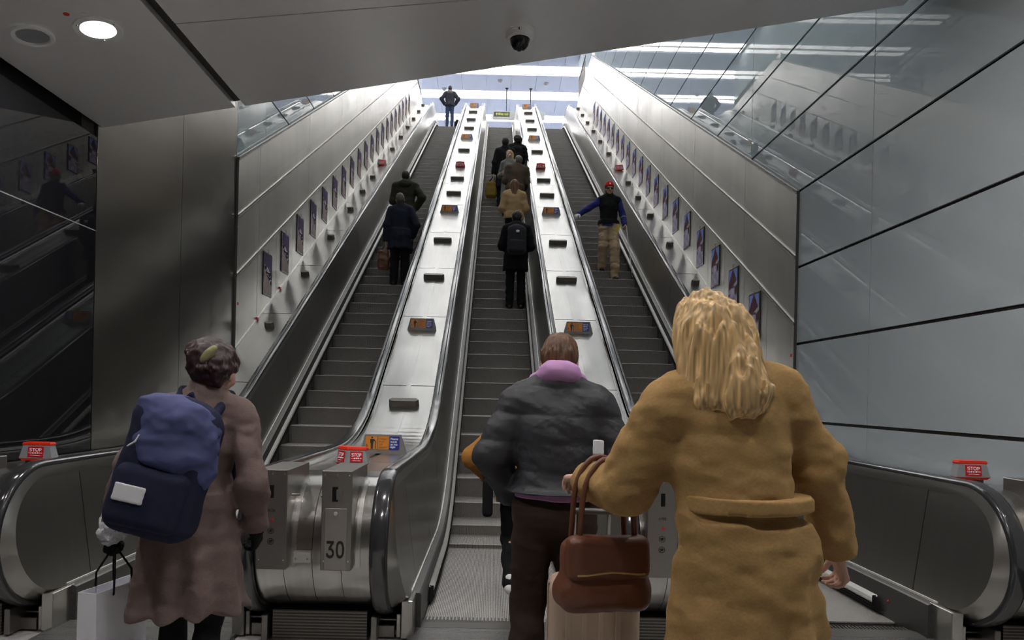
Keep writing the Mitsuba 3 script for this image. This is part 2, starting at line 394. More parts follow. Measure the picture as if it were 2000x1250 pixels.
for X, s, key, y0 in ((XR, 1, CR, 7.88), (XL, -1, CL, 8.88)):
    obj('landing_panel', box(X, X - s * .028, 25.2, 30.1, 12.6, 14.10), 'steel_cladding', key)
    obj('corner_strip', box(X + s * .005, X - s * .031, y0 - .006, y0 + .002, z_L(-4.66, y0), z_L(-2.17, y0)), 'dark_metal', key)
    P = [(y0, z_L(-4.60, y0)), (29., z_L(-4.60, 29.))]
    obj('base_rail', sweep(P, [(X - s * .03, 0), (X - s * .042, 0), (X - s * .042, .022), (X - s * .03, .022)]), 'steel_cladding', key)
    for yy, zo in ((y0 + .03, .55), (y0 + .75, .02), (y0 + 1.75, .02)):
        obj('red_sticker', box(X - s * .03, X - s * (.031 if zo > .1 else .052), yy, yy + .06, z_L(-4.6, yy) + zo, z_L(-4.6, yy) + zo + .035), 'red_label', key)

# upper hall
HALL = thing('ceiling_hall', 'pale blue metal panel ceiling of the upper hall', kind='structure')
obj('slab', box(-9, 9, 5, 45, Z_HALL + .06, Z_HALL + .2), 'hall_white', HALL)
STRIPS = [8.9, 11.4, 13.9, 16.4, 18.9, 21.4, 23.9, 26.4, 28.85, 31.2, 33.8, 36.6, 39.2]
ye = [5.0] + [v for c in STRIPS for v in (c - .47, c + .47)] + [45.]
panel_cache = {}
for y0, y1 in zip(ye[::2], ye[1::2]):
    x0, x1 = (XL, XR) if y1 < 29.5 else (-8.6, 8.6)
    xs = np.linspace(x0, x1, int(round((x1 - x0) / 1.12)) + 1)
    for a, b in zip(xs[:-1], xs[1:]):
        obj('ceiling_panel', box(a + .006, b - .006, y0, y1, Z_HALL, Z_HALL + .05), 'hall_ceiling', HALL)
scene['lamp_white'] = {'type': 'diffuse', 'reflectance': rgb(.8, .8, .8)}
for i, c in enumerate(STRIPS):
    x0, x1 = (XL + .05, XR - .05) if c < 30.3 else (-8., 8.)
    st = thing('light_strip', 'twin white light strip of the upper ceiling, seen only reflected in the glass', 'light', 'light strips of the upper hall')
    if i == 9: labels[st]['label'] = 'nearest twin white light strip seen under the soffit edge'
    if i == 10: labels[st]['label'] = 'twin white light strip behind the hanging way out sign rods'
    if i == 11: labels[st]['label'] = 'twin white light strip lowest in view, just above the escalator tops'
    obj('trough', box(x0, x1, c - .46, c + .46, Z_HALL + .03, Z_HALL + .055), 'hall_white', st)
    for d in (-.22, .22):
        t = box(x0 + .05, x1 - .05, c + d - .10, c + d + .10, Z_HALL - .01, Z_HALL + .02)
        hs = HALL_STRIP * (1.95 if c > 28 else 1.45 if c > 18 else 1.25)
        obj('tube', {**mikit.ply(t, 'lamp_white'), 'emitter': {'type': 'area', 'radiance': rgb(hs * 1.02, hs, hs * .97)}}, None, st)
obj('floor_landing', box(-9, 9, 29.6, 45, Z_TOP - .3, Z_TOP), 'hall_floor', label='bright floor of the upper landing', kind='structure')
obj('wall_hall_far', box(-9, 9, 45, 45.2, Z_TOP - .3, Z_HALL), 'hall_white', label='far wall of the upper hall', kind='structure')
for s in (-1, 1):
    obj('wall_hall_side', box(s * 8.9, s * 9.1, 30, 45, Z_TOP - .3, Z_HALL), 'hall_white', label=f'{"left" if s < 0 else "right"} side wall of the upper hall', kind='structure')
    obj('wall_hall_shoulder', box(s * 9.1, (XL - .1) if s < 0 else (XR + .1), 30.1, 30.2, Z_TOP - .3, Z_HALL), 'hall_white', label=f'{"left" if s < 0 else "right"} shoulder wall of the upper hall', kind='structure')
# the pit under the escalators, closed below
obj('floor_truss', prism([(4.6, -.5), (6.9, -.5), (29.5, 12.2), (29.5, 11.9), (7.0, -.8), (4.6, -.8)], XL - .05, XR + .05, 'yzx'), 'black_hole', label='dark pit below the moving steps', kind='structure')

# ------------------------------------------------------------------ escalators
def ruled(Ys, zb, zt, xb, xt, th, s):
    """A slab between a lower and an upper curve: columns at Ys, x from xb to xt, thickness th away from the steps."""
    n = len(Ys)
    A = np.stack([xb, Ys, zb], 1); B = np.stack([xt, Ys, zt], 1)
    A2, B2 = A + [s * th, 0, 0], B + [s * th, 0, 0]
    V = np.vstack([A, B, B2, A2]); q = []
    for k in range(4):
        a, b = k * n, ((k + 1) % 4) * n
        for i in range(n - 1): q.append([a + i, a + i + 1, b + i + 1, b + i])
    q += [[0, n, 2 * n, 3 * n], [n - 1, 4 * n - 1, 3 * n - 1, 2 * n - 1]]
    m = tri(V, q)
    if m.volume < 0: m = trimesh.Trimesh(m.vertices, m.faces[:, ::-1], process=False)
    return m
z_pt = lambda y: z_rail(y) - .082           # top of the inner panels
z_pb = lambda y: z_step(y) + .225
X_T, X_B = .652, .56
def panel_piece(xc, s, y0, y1):
    R = NEW_R - .082
    if y0 < NEW_Y:
        Ys = np.concatenate([NEW_Y - R * np.cos(np.linspace(0.02, PI / 2, 14)), [y1]])
        d = np.sqrt(np.maximum(R * R - (Ys - NEW_Y) ** 2, 0)); d[Ys > NEW_Y] = R
        zt, zb = NEW_Z + d, np.maximum(NEW_Z - d, .228)
    else:
        Ys = np.unique(np.concatenate([[y0, y1], [y for y in samples(z_rail, 4.4, Y_END) if y0 < y < y1], [y for y in samples(z_step, 4.4, Y_END) if y0 < y < y1]]))
        zt, zb = z_pt(Ys), z_pb(Ys)
    base = np.where(Ys < NEW_Y, 0., z_step(Ys))
    xf = lambda z: xc + s * (X_B + (X_T - X_B) * np.clip((z - base - .225) / .68, 0, 1))
    return ruled(Ys, zb, zt, xf(zb), xf(zt), .012, s)
def band_mesh(xc, s):
    """Metal band between the handrail and the inner panel, all round the newel and up the incline."""
    o, i = np.array(rail_path(z_rail, -.018)), np.array(rail_path(z_rail, -.084))
    base = np.where(i[:, 0] < NEW_Y + .2, 0., z_step(i[:, 0]))
    xi = X_B + (X_T - X_B) * np.clip((i[:, 1] - base - .225) / .68, 0, 1) - .004
    xo = np.full(len(o), .650)
    row = lambda x, p: np.stack([xc + s * x, p[:, 0], p[:, 1]], 1)
    R4 = [row(xo, o), row(xi, i), row(xi + .014, i), row(xo + .014, o)]
    n = len(o); q = []
    for k in range(4):
        a, b = k * n, ((k + 1) % 4) * n
        q += [[a + j, a + j + 1, b + j + 1, b + j] for j in range(n - 1)]
    q += [[0, n, 2 * n, 3 * n], [n - 1, 4 * n - 1, 3 * n - 1, 2 * n - 1]]
    m = tri(np.vstack(R4), q)
    return m if m.volume > 0 else trimesh.Trimesh(m.vertices, m.faces[:, ::-1], process=False)
def step_mesh():
    w = .497
    prof = [(-.006, -.012), (-.004, -.003), (.004, 0.), (.445, 0.), (.445, -.02), (.03, -.025)]
    riser = [(.0, -.02), (.012, -.09), (.022, -.16), (.030, -.235)]
    poly = prof[:4] + [(.445, -.03)] + [(.05, -.03)] + [(.055, -.235)] + riser[::-1]
    return prism(poly, -w, w, 'yzx')
STEP = mikit.ply(step_mesh(), 'step_metal')
# chain positions along the step path
ys_f = np.linspace(3.9, 33, 6000); zs_f = z_step(ys_f)
arc = np.concatenate([[0], np.cumsum(np.hypot(np.diff(ys_f), np.diff(zs_f)))])
def comb_mesh(xc):
    teeth = [box(xc - .49 + .0236 * k, xc - .49 + .0236 * k + .010, 4.47, 4.53, -.004, .006) for k in range(42)]
    return cat_(hull([(xc + a, y, z) for a in (-.5, .5) for y, z in ((4.30, .0), (4.30, .012), (4.40, .014), (4.475, .004), (4.475, -.01))]), *teeth)
def escalator(which, label, phase):
    xc = XC[which]
    e = thing('escalator', label, 'escalator')
    s0 = phase
    while True:
        s0 += .4446
        if s0 > arc[-1] - 3.2: break
        y = float(np.interp(s0, arc, ys_f))
        if y < 4.08: continue
        obj('step', STEP, None, e, M=T().translate([xc, y, float(z_step(y))]))
    cp = obj('comb_plate', comb_mesh(xc), 'comb_metal', e)
    obj('floor_plate', box(xc - .56, xc + .56, 3.1, 4.298, -.01, .012, .003), 'plate_metal', e)
    obj('floor_plate', box(xc - .56, xc + .56, 1.6, 3.09, -.01, .012, .003), 'plate_metal', e)
    t = text_on('OTIS', .026, .115, True, .001)
    v = np.array(t.vertices); t = trimesh.Trimesh(np.stack([v[:, 0] + xc + .12, v[:, 2] + 4.22, -v[:, 1] + .0125], 1), t.faces, process=False)
    obj('lettering', t, 'dark_metal', e)
    for s in (-1, 1):
        ys = samples(z_step, 4.30, Y_END)
        # skirt, its ledge and the deflector brush
        P = [(y, float(z_step(y))) for y in ys]
        obj('skirt', sweep(P, [(xc + s * .500, -.28), (xc + s * .500, .215), (xc + s * .512, .222), (xc + s * .56, .226), (xc + s * .56, .215), (xc + s * .52, .205), (xc + s * .52, -.28)]), 'steel_skirt', e)
        obj('skirt_trim', sweep(P, [(xc + s * .553, .213), (xc + s * .563, .213), (xc + s * .563, .238), (xc + s * .553, .238)]), 'aluminium', e)
        P2 = [(y, float(z_step(y))) for y in samples(z_step, 4.86, Y_END)]
        dfl = obj('deflector', sweep(P2, [(xc + s * .500, .052), (xc + s * .474, .060), (xc + s * .470, .072), (xc + s * .476, .094), (xc + s * .500, .118)]), 'aluminium', e)
        obj('brush', sweep(P2, [(xc + s * .498, .022), (xc + s * .462, .034), (xc + s * .462, .050), (xc + s * .498, .054)]), 'brush_black', dfl)
        obj('deflector_end', hull([(xc + s * (.5 if k else .468), y, z) for k in (0, 1) for y, z in ((4.78, .03), (4.87, .022), (4.87, .115), (4.82, .06))]), 'black_hole', dfl)
        # inner panels
        yj = [3.8, 4.56] + [4.56 + 1.115 * k for k in range(1, 24)]
        for a, b in zip(yj[:-1], yj[1:]):
            if a > Y_END - 1: continue
            obj('inner_panel', panel_piece(xc, s, a + (.004 if a > 4 else 0), b - .004), 'steel_balustrade', e, smooth=35)
        obj('panel_backing', sweep([(y, float(z_step(y))) for y in samples(z_step, 4.7, Y_END)], [(xc + s * .59, .24), (xc + s * .60, .24), (xc + s * .69, .86), (xc + s * .68, .86)]), 'black_hole', e)
        # band below the handrail, guide and handrail
        obj('trim_band', band_mesh(xc, s), 'steel_band', e, smooth=40)
        obj('handrail_guide', sweep(rail_path(z_rail, -.022), [(xc + s * .655, -.03), (xc + s * .655, .012), (xc + s * .738, .012), (xc + s * .738, -.03)]), 'steel_trim', e, smooth=40)
        obj('handrail', handrail_mesh(xc + s * RAIL_X), 'rubber_handrail', e, smooth=40)
        # newel foot: end post, handrail inlet
        obj('newel_post', box(xc + s * .53, xc + s * .60, 4.12, 4.34, 0, .225, .004), 'steel_band', e)
        obj('newel_post', box(xc + s * .604, xc + s * .63, 4.14, 4.62, 0, .14, .004), 'steel_band', e)
        il = obj('handrail_inlet', cat_(box(xc + s * .62, xc + s * .80, 4.48, 4.66, 0, .23), box(xc + s * .62, xc + s * .80, 4.20, 4.48, .0, .085)), 'black_hole', e)
        obj('inlet_frame', cat_(box(xc + s * .62, xc + s * .775, 4.185, 4.20, .0, .03, .003), box(xc + s * .62, xc + s * .775, 4.185, 4.20, .085, .098, .003)), 'steel_box', il)
    if which != 'middle':
        s = 1 if which == 'right' else -1
        q = trimesh.creation.icosphere(1, .006)
        key = obj('indicator_lamp', moved(q, xc - (-s) * .498 - s * .004, 4.72, .12), 'red_plastic', e, label='small red indicator lamp on the skirt')
    return e
escalator('left', 'left escalator with three people standing on it, beside the posters of the left wall', .17)
escalator('middle', 'middle escalator crowded with standing people between the two steel decks', .05)
escalator('right', 'right escalator with a man in a red beanie coming down', .30)
# ------------------------------------------------------------------ decks between and beside the escalators
JOINTS = [8.135 + 1.74 * k for k in range(12)]
STUD_Y = [26.83, 25.2, 23.6, 20.27, 17.17, 15.9, 12.87, 11.2, 7.74]
SIGN_Y = [28.2, 21.97, 14.57, 9.47]
def deck_frame(y):
    """Position on the deck surface and its slope in degrees."""
    d = (float(z_deck(y + .02)) - float(z_deck(y - .02))) / .04
    return float(z_deck(y)), math.degrees(math.atan(d))
def dents(path, amp, seed):
    P = np.array(path, float)
    if amp: P[:, 1] += amp * np.sin(P[:, 0] * 2 * PI / .115 + seed) * np.exp(-((P[:, 0] - 7.0) / .45) ** 2)
    return P
def deck(label, xa, xb, parts, seed):
    d = thing('balustrade_deck', label, 'escalator deck')
    js = [4.62, 5.30, 6.10] + JOINTS + [30.5]
    ymin = 4.35
    js = [ymin] + js
    for a, b in zip(js[:-1], js[1:]):
        for x0, x1 in parts:
            ys = samples(z_deck, a + .006, b - .006, extra=[*np.arange(6.0, 8.4, .02)] if b < 8.6 and a > 5 else [])
            P = dents([(y, float(z_deck(y))) for y in ys], .0016, seed + x0)
            obj('deck_panel', sweep(P, [(x0 + .002, -.012), (x1 - .002, -.012), (x1 - .002, 0), (x0 + .002, 0)]), 'steel_deck', d, smooth=30)
    ys = samples(z_deck, 4.4, 30.5)
    P = [(y, float(z_deck(y))) for y in ys]
    obj('deck_frame', sweep(P, [(xa, -.03), (xb, -.03), (xb, -.013), (xa, -.013)]), 'dark_metal', d)
    return d
def stud_mesh(w, dp=.085, h=.072):
    """Anti-slide stud: six-sided bar standing on the deck (local y up the slope, z off the deck)."""
    a, t = w / 2, .86
    low = [(-a, -.003), (-a + .034, -dp / 2), (a - .034, -dp / 2), (a, -.003), (a, .003), (a - .034, dp / 2), (-a + .034, dp / 2), (-a, .003)]
    return hull([(x, y, 0) for x, y in low] + [(x * (a - .004) / a, y * t, h) for x, y in low])
STUD_W = mikit.ply(stud_mesh(.335), 'stud_dark')
STUD_S = mikit.ply(stud_mesh(.135), 'stud_dark')
def upright(x, y, tilt=0.):
    z, sl = deck_frame(y)
    return T().translate([x, y, z]).rotate([1, 0, 0], tilt)
def on_deck(x, y):
    z, sl = deck_frame(y)
    return T().translate([x, y, z]).rotate([1, 0, 0], sl)

# sign with two orange panels and a blue one, leaning back on a grey housing
def sign_parts():
    w0, w1, h = .40, .315, .165
    L = []
    back = hull([(-w0 / 2, 0, 0), (w0 / 2, 0, 0), (-w0 / 2, .10, 0), (w0 / 2, .10, 0), (-w1 / 2, .028, h), (w1 / 2, .028, h), (-w1 / 2, .05, h), (w1 / 2, .05, h), (-w1 / 2 - .003, .026, h - .006), (w1 / 2 + .003, .026, h - .006)])
    L.append(('housing', back, 'sign_housing', None))
    R = rot([1, 0, 0], -math.degrees(math.atan2(.028, h)))
    def face(m, x, z, off):      # onto the sloping front
        m = m.copy(); m.apply_translation([x, -off, z]); m.apply_transform(R); return m
    zc, ph = .093, .118
    for x, w, m in ((-.100, .105, 'orange_panel'), (.006, .096, 'orange_panel'), (.102, .088, 'blue_panel')):
        L.append(('face_panel', face(box(-w / 2 + .001, w / 2 - .001, -.003, .004, -ph / 2, ph / 2), x, zc, .0015), m, None))
    lines = cat_(*[moved(text_on(t, .0135, None, True, .001), 0, 0, .036 - .0235 * i) for i, t in enumerate(('Please', 'hold', 'the', 'handrail'))])
    def lefted(ts, x0, h, b):
        out = []
        for i, t in enumerate(ts):
            m = text_on(t, h, None, b, .001); v = m.vertices
            out.append(moved(m, x0 - v[:, 0].min(), 0, .036 - .0245 * i))
        return cat_(*out)
    L.append(('lettering', face(lefted(('Please', 'hold', 'the', 'handrail'), -.036, .0145, False), .006, zc, .005), 'print_black', None))
    L.append(('lettering', face(lefted(('Please', 'stand', 'on the', 'right'), -.036, .0160, True), .102, zc, .005), 'print_white', None))
    # pictogram: a standing figure with one hand on a rail
    fig = cat_(prism([(math.cos(a) * .0085, .046 + math.sin(a) * .0085) for a in np.linspace(0, 2 * PI, 14)[:-1]], -.0005, .0005, 'xzy'),
               prism([(-.014, .034), (.014, .034), (.017, .028), (.0125, -.004), (.010, -.006), (.0095, -.055), (.0015, -.055), (0, -.012), (-.0015, -.055), (-.0095, -.055), (-.010, -.006), (-.0165, -.003), (-.017, .028)], -.0005, .0005, 'xzy'),
               prism([(.014, .034), (.020, .030), (.034, .010), (.034, -.055), (.028, -.055), (.028, .006), (.014, .022)], -.0005, .0005, 'xzy'),
               prism([(-.048, -.012), (-.044, -.012), (-.040, -.030), (-.030, -.034), (-.048, -.034)], -.0005, .0005, 'xzy'))
    L.append(('pictogram', face(fig, -.094, zc, .005), 'print_black', None))
    return [(n, mikit.ply(m, mm)) for n, m, mm, _ in L]
SIGN = sign_parts()
ORD = ['lowest', 'second from the bottom', 'third from the bottom', 'fourth from the bottom', 'fifth from the bottom']
def sign(x, y, which, i):
    t = thing('handrail_sign', f'orange and blue handrail sign on the {which} centre deck, {ORD[i]}' if i else f'orange and blue handrail sign behind the stop button of the {which} centre deck', 'sign', 'handrail and stand on the right signs on the decks')
    sl = deck_frame(y)[1]
    M = upright(x, y, sl * .12)
    for n, d in SIGN: obj(n, d, None, t, M=M)
# emergency stop button: V-shaped housing with two faces (or one), red cap
def stop_parts(faces):
    L = []
    if faces == 2:
        plan0 = [(0, -.075), (.134, -.005), (.118, .06), (-.118, .06), (-.134, -.005)]
        plan1 = [(0, -.062), (.110, -.002), (.100, .05), (-.100, .05), (-.110, -.002)]
    else:
        plan0 = [(-.122, -.045), (.122, -.045), (.115, .05), (-.115, .05)]
        plan1 = [(-.098, -.034), (.098, -.034), (.092, .04), (-.092, .04)]
    up = lambda pl, z: [(x, y, z) for x, y in pl]
    grow = lambda pl, k: [(x * k, y * k) for x, y in pl]
    L.append(('base', hull(up(grow(plan0, .86), 0) + up(grow(plan0, 1.0), .018)), 'red_plastic'))
    L.append(('housing', hull(up(plan0, .018) + up(plan1, .115)), 'grey_plastic'))
    L.append(('cap', hull(up(grow(plan1, 1.04), .112) + up(grow(plan1, 1.07), .120) + up(grow(plan1, 1.0), .135)), 'red_plastic'))
    fs = ((27.6, 1), (-27.6, -1)) if faces == 2 else ((0, 0),)
    for a, s in fs:
        R = rot([0, 0, 1], a) @ rot([1, 0, 0], -8)
        w = .088 if faces == 2 else .115
        def put(m, off):
            m = m.copy(); m.apply_translation([0, -off, 0]); m.apply_transform(rot([1, 0, 0], -7.5)); m.apply_transform(rot([0, 0, 1], a))
            m.apply_translation([s * .061, (-.0365 if faces == 2 else -.0395), .066]); return m
        L.append(('face_panel', put(box(-w / 2, w / 2, -.001, .004, -.038, .038), .003), 'red_label'))
        tt = cat_(moved(text_on('STOP', .024, w * .78, True, .001), 0, 0, .014), moved(text_on('PUSH', .0072, w * .24, True, .001), -w * .31, 0, -.010), moved(text_on('PUSH', .0072, w * .24, True, .001), w * .31, 0, -.010),
                  *[prism([(math.cos(q) * .0058 + dx, -.010 + math.sin(q) * .0058) for q in np.linspace(0, 2 * PI, 12)[:-1]], -.0005, .0005, 'xzy') for dx in (-.0125 * w / .088, 0, .0125 * w / .088)],
                  box(-w * .33, w * .33, -.0005, .0005, -.028, -.0255))
        L.append(('lettering', put(tt, .006), 'print_white'))
    return [(n, mikit.ply(m, mm)) for n, m, mm in L]
STOP2, STOP1 = stop_parts(2), stop_parts(1)
def stop(x, y, parts, label, rotz=0, lift=0., sc=1.0):
    t = thing('emergency_stop', label, 'stop button')
    sl = deck_frame(y)[1]
    M = upright(x, y, sl).rotate([0, 0, 1], rotz) if sl < 3 else upright(x, y, sl * .3).rotate([0, 0, 1], rotz)
    if lift: obj('pedestal', box(-.085, .085, -.03, .035, -.004, lift / sc + .002, .003), 'dark_metal', t, M=M.scale(sc)); M = M.translate([0, 0, lift])
    M = M.scale(sc)
    for n, d in parts: obj(n, d, None, t, M=M)

# newel between two escalators
def newel(d, xc, wide=True, x0=None, x1=None):
    R = NEW_R - .035
    x0 = xc - (1.065 - DECK_X) if x0 is None else x0; x1 = xc + (1.065 - DECK_X) if x1 is None else x1
    P = [(4.62, NEW_Z - R + .03), (NEW_Y + .1, NEW_Z - R)]
    for a in np.linspace(-90, -270, 37): P.append((NEW_Y + R * math.cos(math.radians(a)), NEW_Z + R * math.sin(math.radians(a))))
    P += [(4.36, NEW_Z + R - .012)]
    P = np.array(P)
    def P_(r):
        return [(NEW_Y + .4, NEW_Z - R - r)] + [(NEW_Y + (R + r) * math.cos(math.radians(a)), NEW_Z + (R + r) * math.sin(math.radians(a))) for a in np.linspace(-90, -270, 37)] + [(4.46, NEW_Z + R + r)]
    xs = np.linspace(x0, x1, 5 if wide else 2)
    for a, b in zip(xs[:-1], xs[1:]):
        obj('newel_sheet', sweep(P_(0), [(a + .0015, -.012), (b - .0015, -.012), (b - .0015, .0), (a + .0015, .0)][::-1] and [(a + .0015, .0), (b - .0015, .0), (b - .0015, -.012), (a + .0015, -.012)]), 'steel_newel', d, smooth=30)
    # dark body inside, plinth below
    body = prism([(y, z) for y, z in P_(-.03)] + [(4.66, NEW_Z + R - .04), (4.66, NEW_Z - R + .03)], x0 - .085, x1 + .085, 'yzx')
    obj('newel_core', body, 'black_hole', d)
    obj('plinth', box(x0 + .045, x1 - .045, 4.06, 4.6, 0, .178), 'plinth_metal', d)
    for xx in (x0 - .015, x1 - .02): obj('plinth_post', box(xx, xx + .035, 4.04, 4.62, 0, .15, .004), 'steel_box', d)
    for xx in (x0 - .11, x1): obj('inlet_plate', box(xx + .005, xx + .105, 4.14, 4.16, 0, .07, .003), 'steel_box', d)
    return R
def control_box(d, x0, x1, number):
    b = obj('control_box', box(x0, x1, 3.79, 4.24, .478, 1.022, .003), 'steel_box', d)
    xm = (x0 + x1) / 2; F = 3.79
    scr = lambda x, z: moved(lathe([(0, .002), (.0035, .002), (.0045, 0), (.0045, -.002)], 10, rot([1, 0, 0], 90)), x, F, z)
    obj('screw', cat_(*[scr(x, z) for x, z in ((x0 + .016, .998), (xm, .998), (x1 - .016, .998), (x0 + .016, .53), (x1 - .016, .53))]), 'steel_trim', b)
    if number:
        obj('recess', cat_(box(xm - .025, xm + .006, F - .0015, F + .002, .855, .935), box(xm + .004, xm + .031, F - .0012, F + .002, .867, .921)), 'black_hole', b)
        obj('plate', box(xm - .002, xm + .032, F - .004, F, .866, .922), 'steel_box', b)
        obj('service_panel', box(x0 + .020, x1 - .026, F - .003, F + .002, .482, .818, .002), 'steel_plate', b)
        obj('lock', moved(lathe([(0, .006), (.010, .006), (.012, .003), (.012, 0)], 20, rot([1, 0, 0], 90)), xm - .004, F - .003, .79), 'steel_bright', b)
        obj('lettering', moved(text_on('30', .088, .098, True, .0015), xm - .003, F - .0045, .595), 'print_black', b)
    else:
        obj('slot', box(xm - .013, xm + .010, F - .0015, F + .004, .868, .938), 'black_hole', b)
        obj('lettering', moved(text_on('OTIS', .0125, .040, True, .001), xm - .002, F - .001, .80), 'print_black', b)
        ring = lambda r0, r1: prism(Polygon([(r1 * math.cos(a), r1 * math.sin(a)) for a in np.linspace(0, 2 * PI, 24)[:-1]], [[(r0 * math.cos(a), r0 * math.sin(a)) for a in np.linspace(0, 2 * PI, 24)[:-1]]]), -.0006, .0006, 'xzy')
        arrow = prism([(-.008, -.007), (-.002, -.010), (.001, -.004), (.004, -.009), (.010, .003), (.006, .009), (-.001, .008), (-.009, .005)], -.0006, .0006, 'xzy')
        for z in (.690, .632):
            obj('key_switch', cat_(moved(ring(.0145, .0175), xm - .003, F - .001, z), moved(arrow, xm - .003, F - .001, z)), 'print_black', b)
        obj('emblem', cat_(*[moved(prism([(-.002, 0), (.002, 0), (.0015, .013), (-.0015, .013)], -.0005, .0005, 'xzy'), xm + .002, F - .001, .748, rot([0, 1, 0], k * 72)) for k in range(5)]), 'red_label', b)
    return b
def centre_deck(which, xc, seed):
    a, b = xc - (1.065 - DECK_X), xc + (1.065 - DECK_X)
    lab = {'left': 'steel deck between left and middle escalators, ending in the newel numbered 30', 'right': 'steel deck between middle and right escalators'}[which]
    d = deck(lab, a, b, ((a, xc - .02), (xc + .02, b)), seed)
    P = [(y, float(z_deck(y))) for y in samples(z_deck, 6.14, 30.4)]
    obj('cover_strip', sweep(P, [(xc - .028, .0005), (xc + .028, .0005), (xc + .028, .004), (xc - .028, .004)]), 'steel_deck', d)
    for s in (-1, 1):
        P = [(y, float(z_deck(y))) for y in samples(z_deck, 4.4, 30.4)]
        obj('edge_trim', sweep(P, [(xc + s * .302, .0), (xc + s * .322, .0), (xc + s * .322, .022), (xc + s * .316, .026), (xc + s * .302, .006)]), 'steel_bright', d)
    for y in STUD_Y: obj('anti_slide_stud', STUD_W, None, d, M=on_deck(xc, y))
    R = newel(d, xc)
    nb = -1.195 + .985 ; n2 = -.842 + .985
    control_box(d, xc + nb - .083, xc + nb + .083, False)
    control_box(d, xc + n2 - .083, xc + n2 + .083, which == 'left')
    # curved flanges to the right of each box, latch and plate between them
    for bx in (xc + nb + .083, xc + n2 + .083):
        arcp = [(NEW_Y + R * math.cos(math.radians(t)), NEW_Z + R * math.sin(math.radians(t))) for t in np.linspace(-168, -252, 16)]
        fl = obj('box_flange', sweep(arcp, [(bx + .016, 0), (bx + .046, 0), (bx + .046, -.005), (bx + .016, -.005)][::-1] and [(bx + .016, .008), (bx + .040, .008), (bx + .040, .0), (bx + .016, .0)]), 'steel_band', d, smooth=30)
        obj('screw', cat_(*[moved(trimesh.creation.icosphere(1, .004), bx + .036, *arcp[k]) for k in (1, 5, 9, 13)]), 'dark_metal', fl)
    obj('latch', cat_(box(xc + nb + .085, xc + nb + .135, 3.86, 3.868, .872, .884, .003)), 'steel_bright', d)
    obj('latch', cat_(box(xc + n2 - .108, xc + n2 - .083, 3.86, 3.868, .866, .878, .003)), 'steel_bright', d)
    pl = obj('socket_plate', hull([(xc - .048 + dx, y, z) for dx in (-.047, .047) for y, z in ((3.842, .575), (3.846, .505), (3.812, .57), (3.815, .512))]), 'steel_trim', d)
    obj('screw', cat_(*[moved(trimesh.creation.icosphere(1, .006), xc - .048 + dx, 3.812, .535) for dx in (-.032, .032)]), 'steel_box', pl)
    obj('yellow_tag', hull([(xc - .385 + dx, y, z) for dx in (-.02, .02) for y, z in ((3.93, .885), (3.96, .925), (3.932, .882), (3.964, .922))]), 'yellow_mark', d)
    for i, y in enumerate([6.07] + SIGN_Y[::-1]): sign(xc + (.03 if i == 0 else 0), y, which, i)
    stop(xc + .005, 4.86, STOP2, f'grey two faced stop button with red cap at the foot of the {which} centre deck', rotz=-20, lift=.018, sc=.97)
    stop(xc, 18.41, STOP2, f'small red stop button halfway up the {which} centre deck')
centre_deck('left', -.975, 1.)
centre_deck('right', 1.155, 2.)
SIDE_Y = [28.15, 26.68, 25.1, 23.5, 21.9, 20.2, 17.1, 15.85, 14.57, 12.9, 11.2, 9.47, 7.74]
for side, xw, xr in (('left', XL + .03, -2.04 - DECK_X), ('right', XR - .03, 2.22 + DECK_X)):
    a, b = min(xw, xr), max(xw, xr)
    d = deck(f'narrow steel deck between the {side} escalator and the {side} wall', a, b, ((a, b),), 4.)
    s = 1 if side == 'right' else -1
    for y in SIDE_Y: obj('anti_slide_stud', STUD_S, None, d, M=on_deck(xr + s * .26, y))
    P = [(y, float(z_deck(y))) for y in samples(z_deck, 4.4, 30.4)]
    obj('edge_trim', sweep(P, [(xr - s * .0, .0), (xr + s * .020, .0), (xr + s * .020, .006), (xr + s * .006, .026), (xr, .022)]), 'steel_bright', d)
    newel(d, 0, False, a, b)
    control_box(d, xr + s * .24 - .083, xr + s * .24 + .083, False)
    stop(xr + s * (.21 if side == 'left' else .13), 4.62 if side == 'left' else 4.5, STOP1, f'grey and red stop button on the {side} side deck, against the {"black" if s < 0 else "pale"} glass', lift=.032 if s < 0 else .055, sc=.89)
    stop(xr + s * .26, 18.41, STOP1, f'small red stop button halfway up the narrow {side} deck', rotz=-s * 38)
    for k, (xx, yy) in enumerate(((xr, 4.37),)):
        obj('lime_tag', box(xx + s * .05, xx + s * .085, 4.386, 4.391, .045, .075), 'lime_mark', d)
# ------------------------------------------------------------------ posters on the walls
def f_sky(p, n, uv):
    """Picture on the right-hand posters: blue sky, a brown gable and a pale building below."""
    x, y = uv.x, uv.y
    g = 1.02 - .36 * dr.abs(x - .52) / .5 * 1.0
    sky = mix((.16, .22, .50), (.30, .36, .62), 1 - y)
    gable = mix((.07, .035, .045), (.12, .06, .07), smoothstep(.3, .7, noise(x * 26., y * 9., 1.)))
    pale = mix((.22, .18, .26), (.46, .42, .52), noise(x * 7., y * 12., 3.))
    dark = mix((.09, .06, .08), (.16, .11, .14), noise(x * 9., y * 9., 5.))
    c = dr.select(y > g, sky, gable)
    band = .60 - .22 * (x - .5)
    c = dr.select(y < band, dr.select(y > band - .1, mix((.30, .26, .32), (.42, .38, .44), noise(x * 14., y * 3., 2.)), c), c)
    h = .36 + .18 * smoothstep(.25, .3, x) * (1 - smoothstep(.75, .8, x))
    return dr.select(y < h, pale, dr.select(y < h + .05, dark, c)) * 1.5
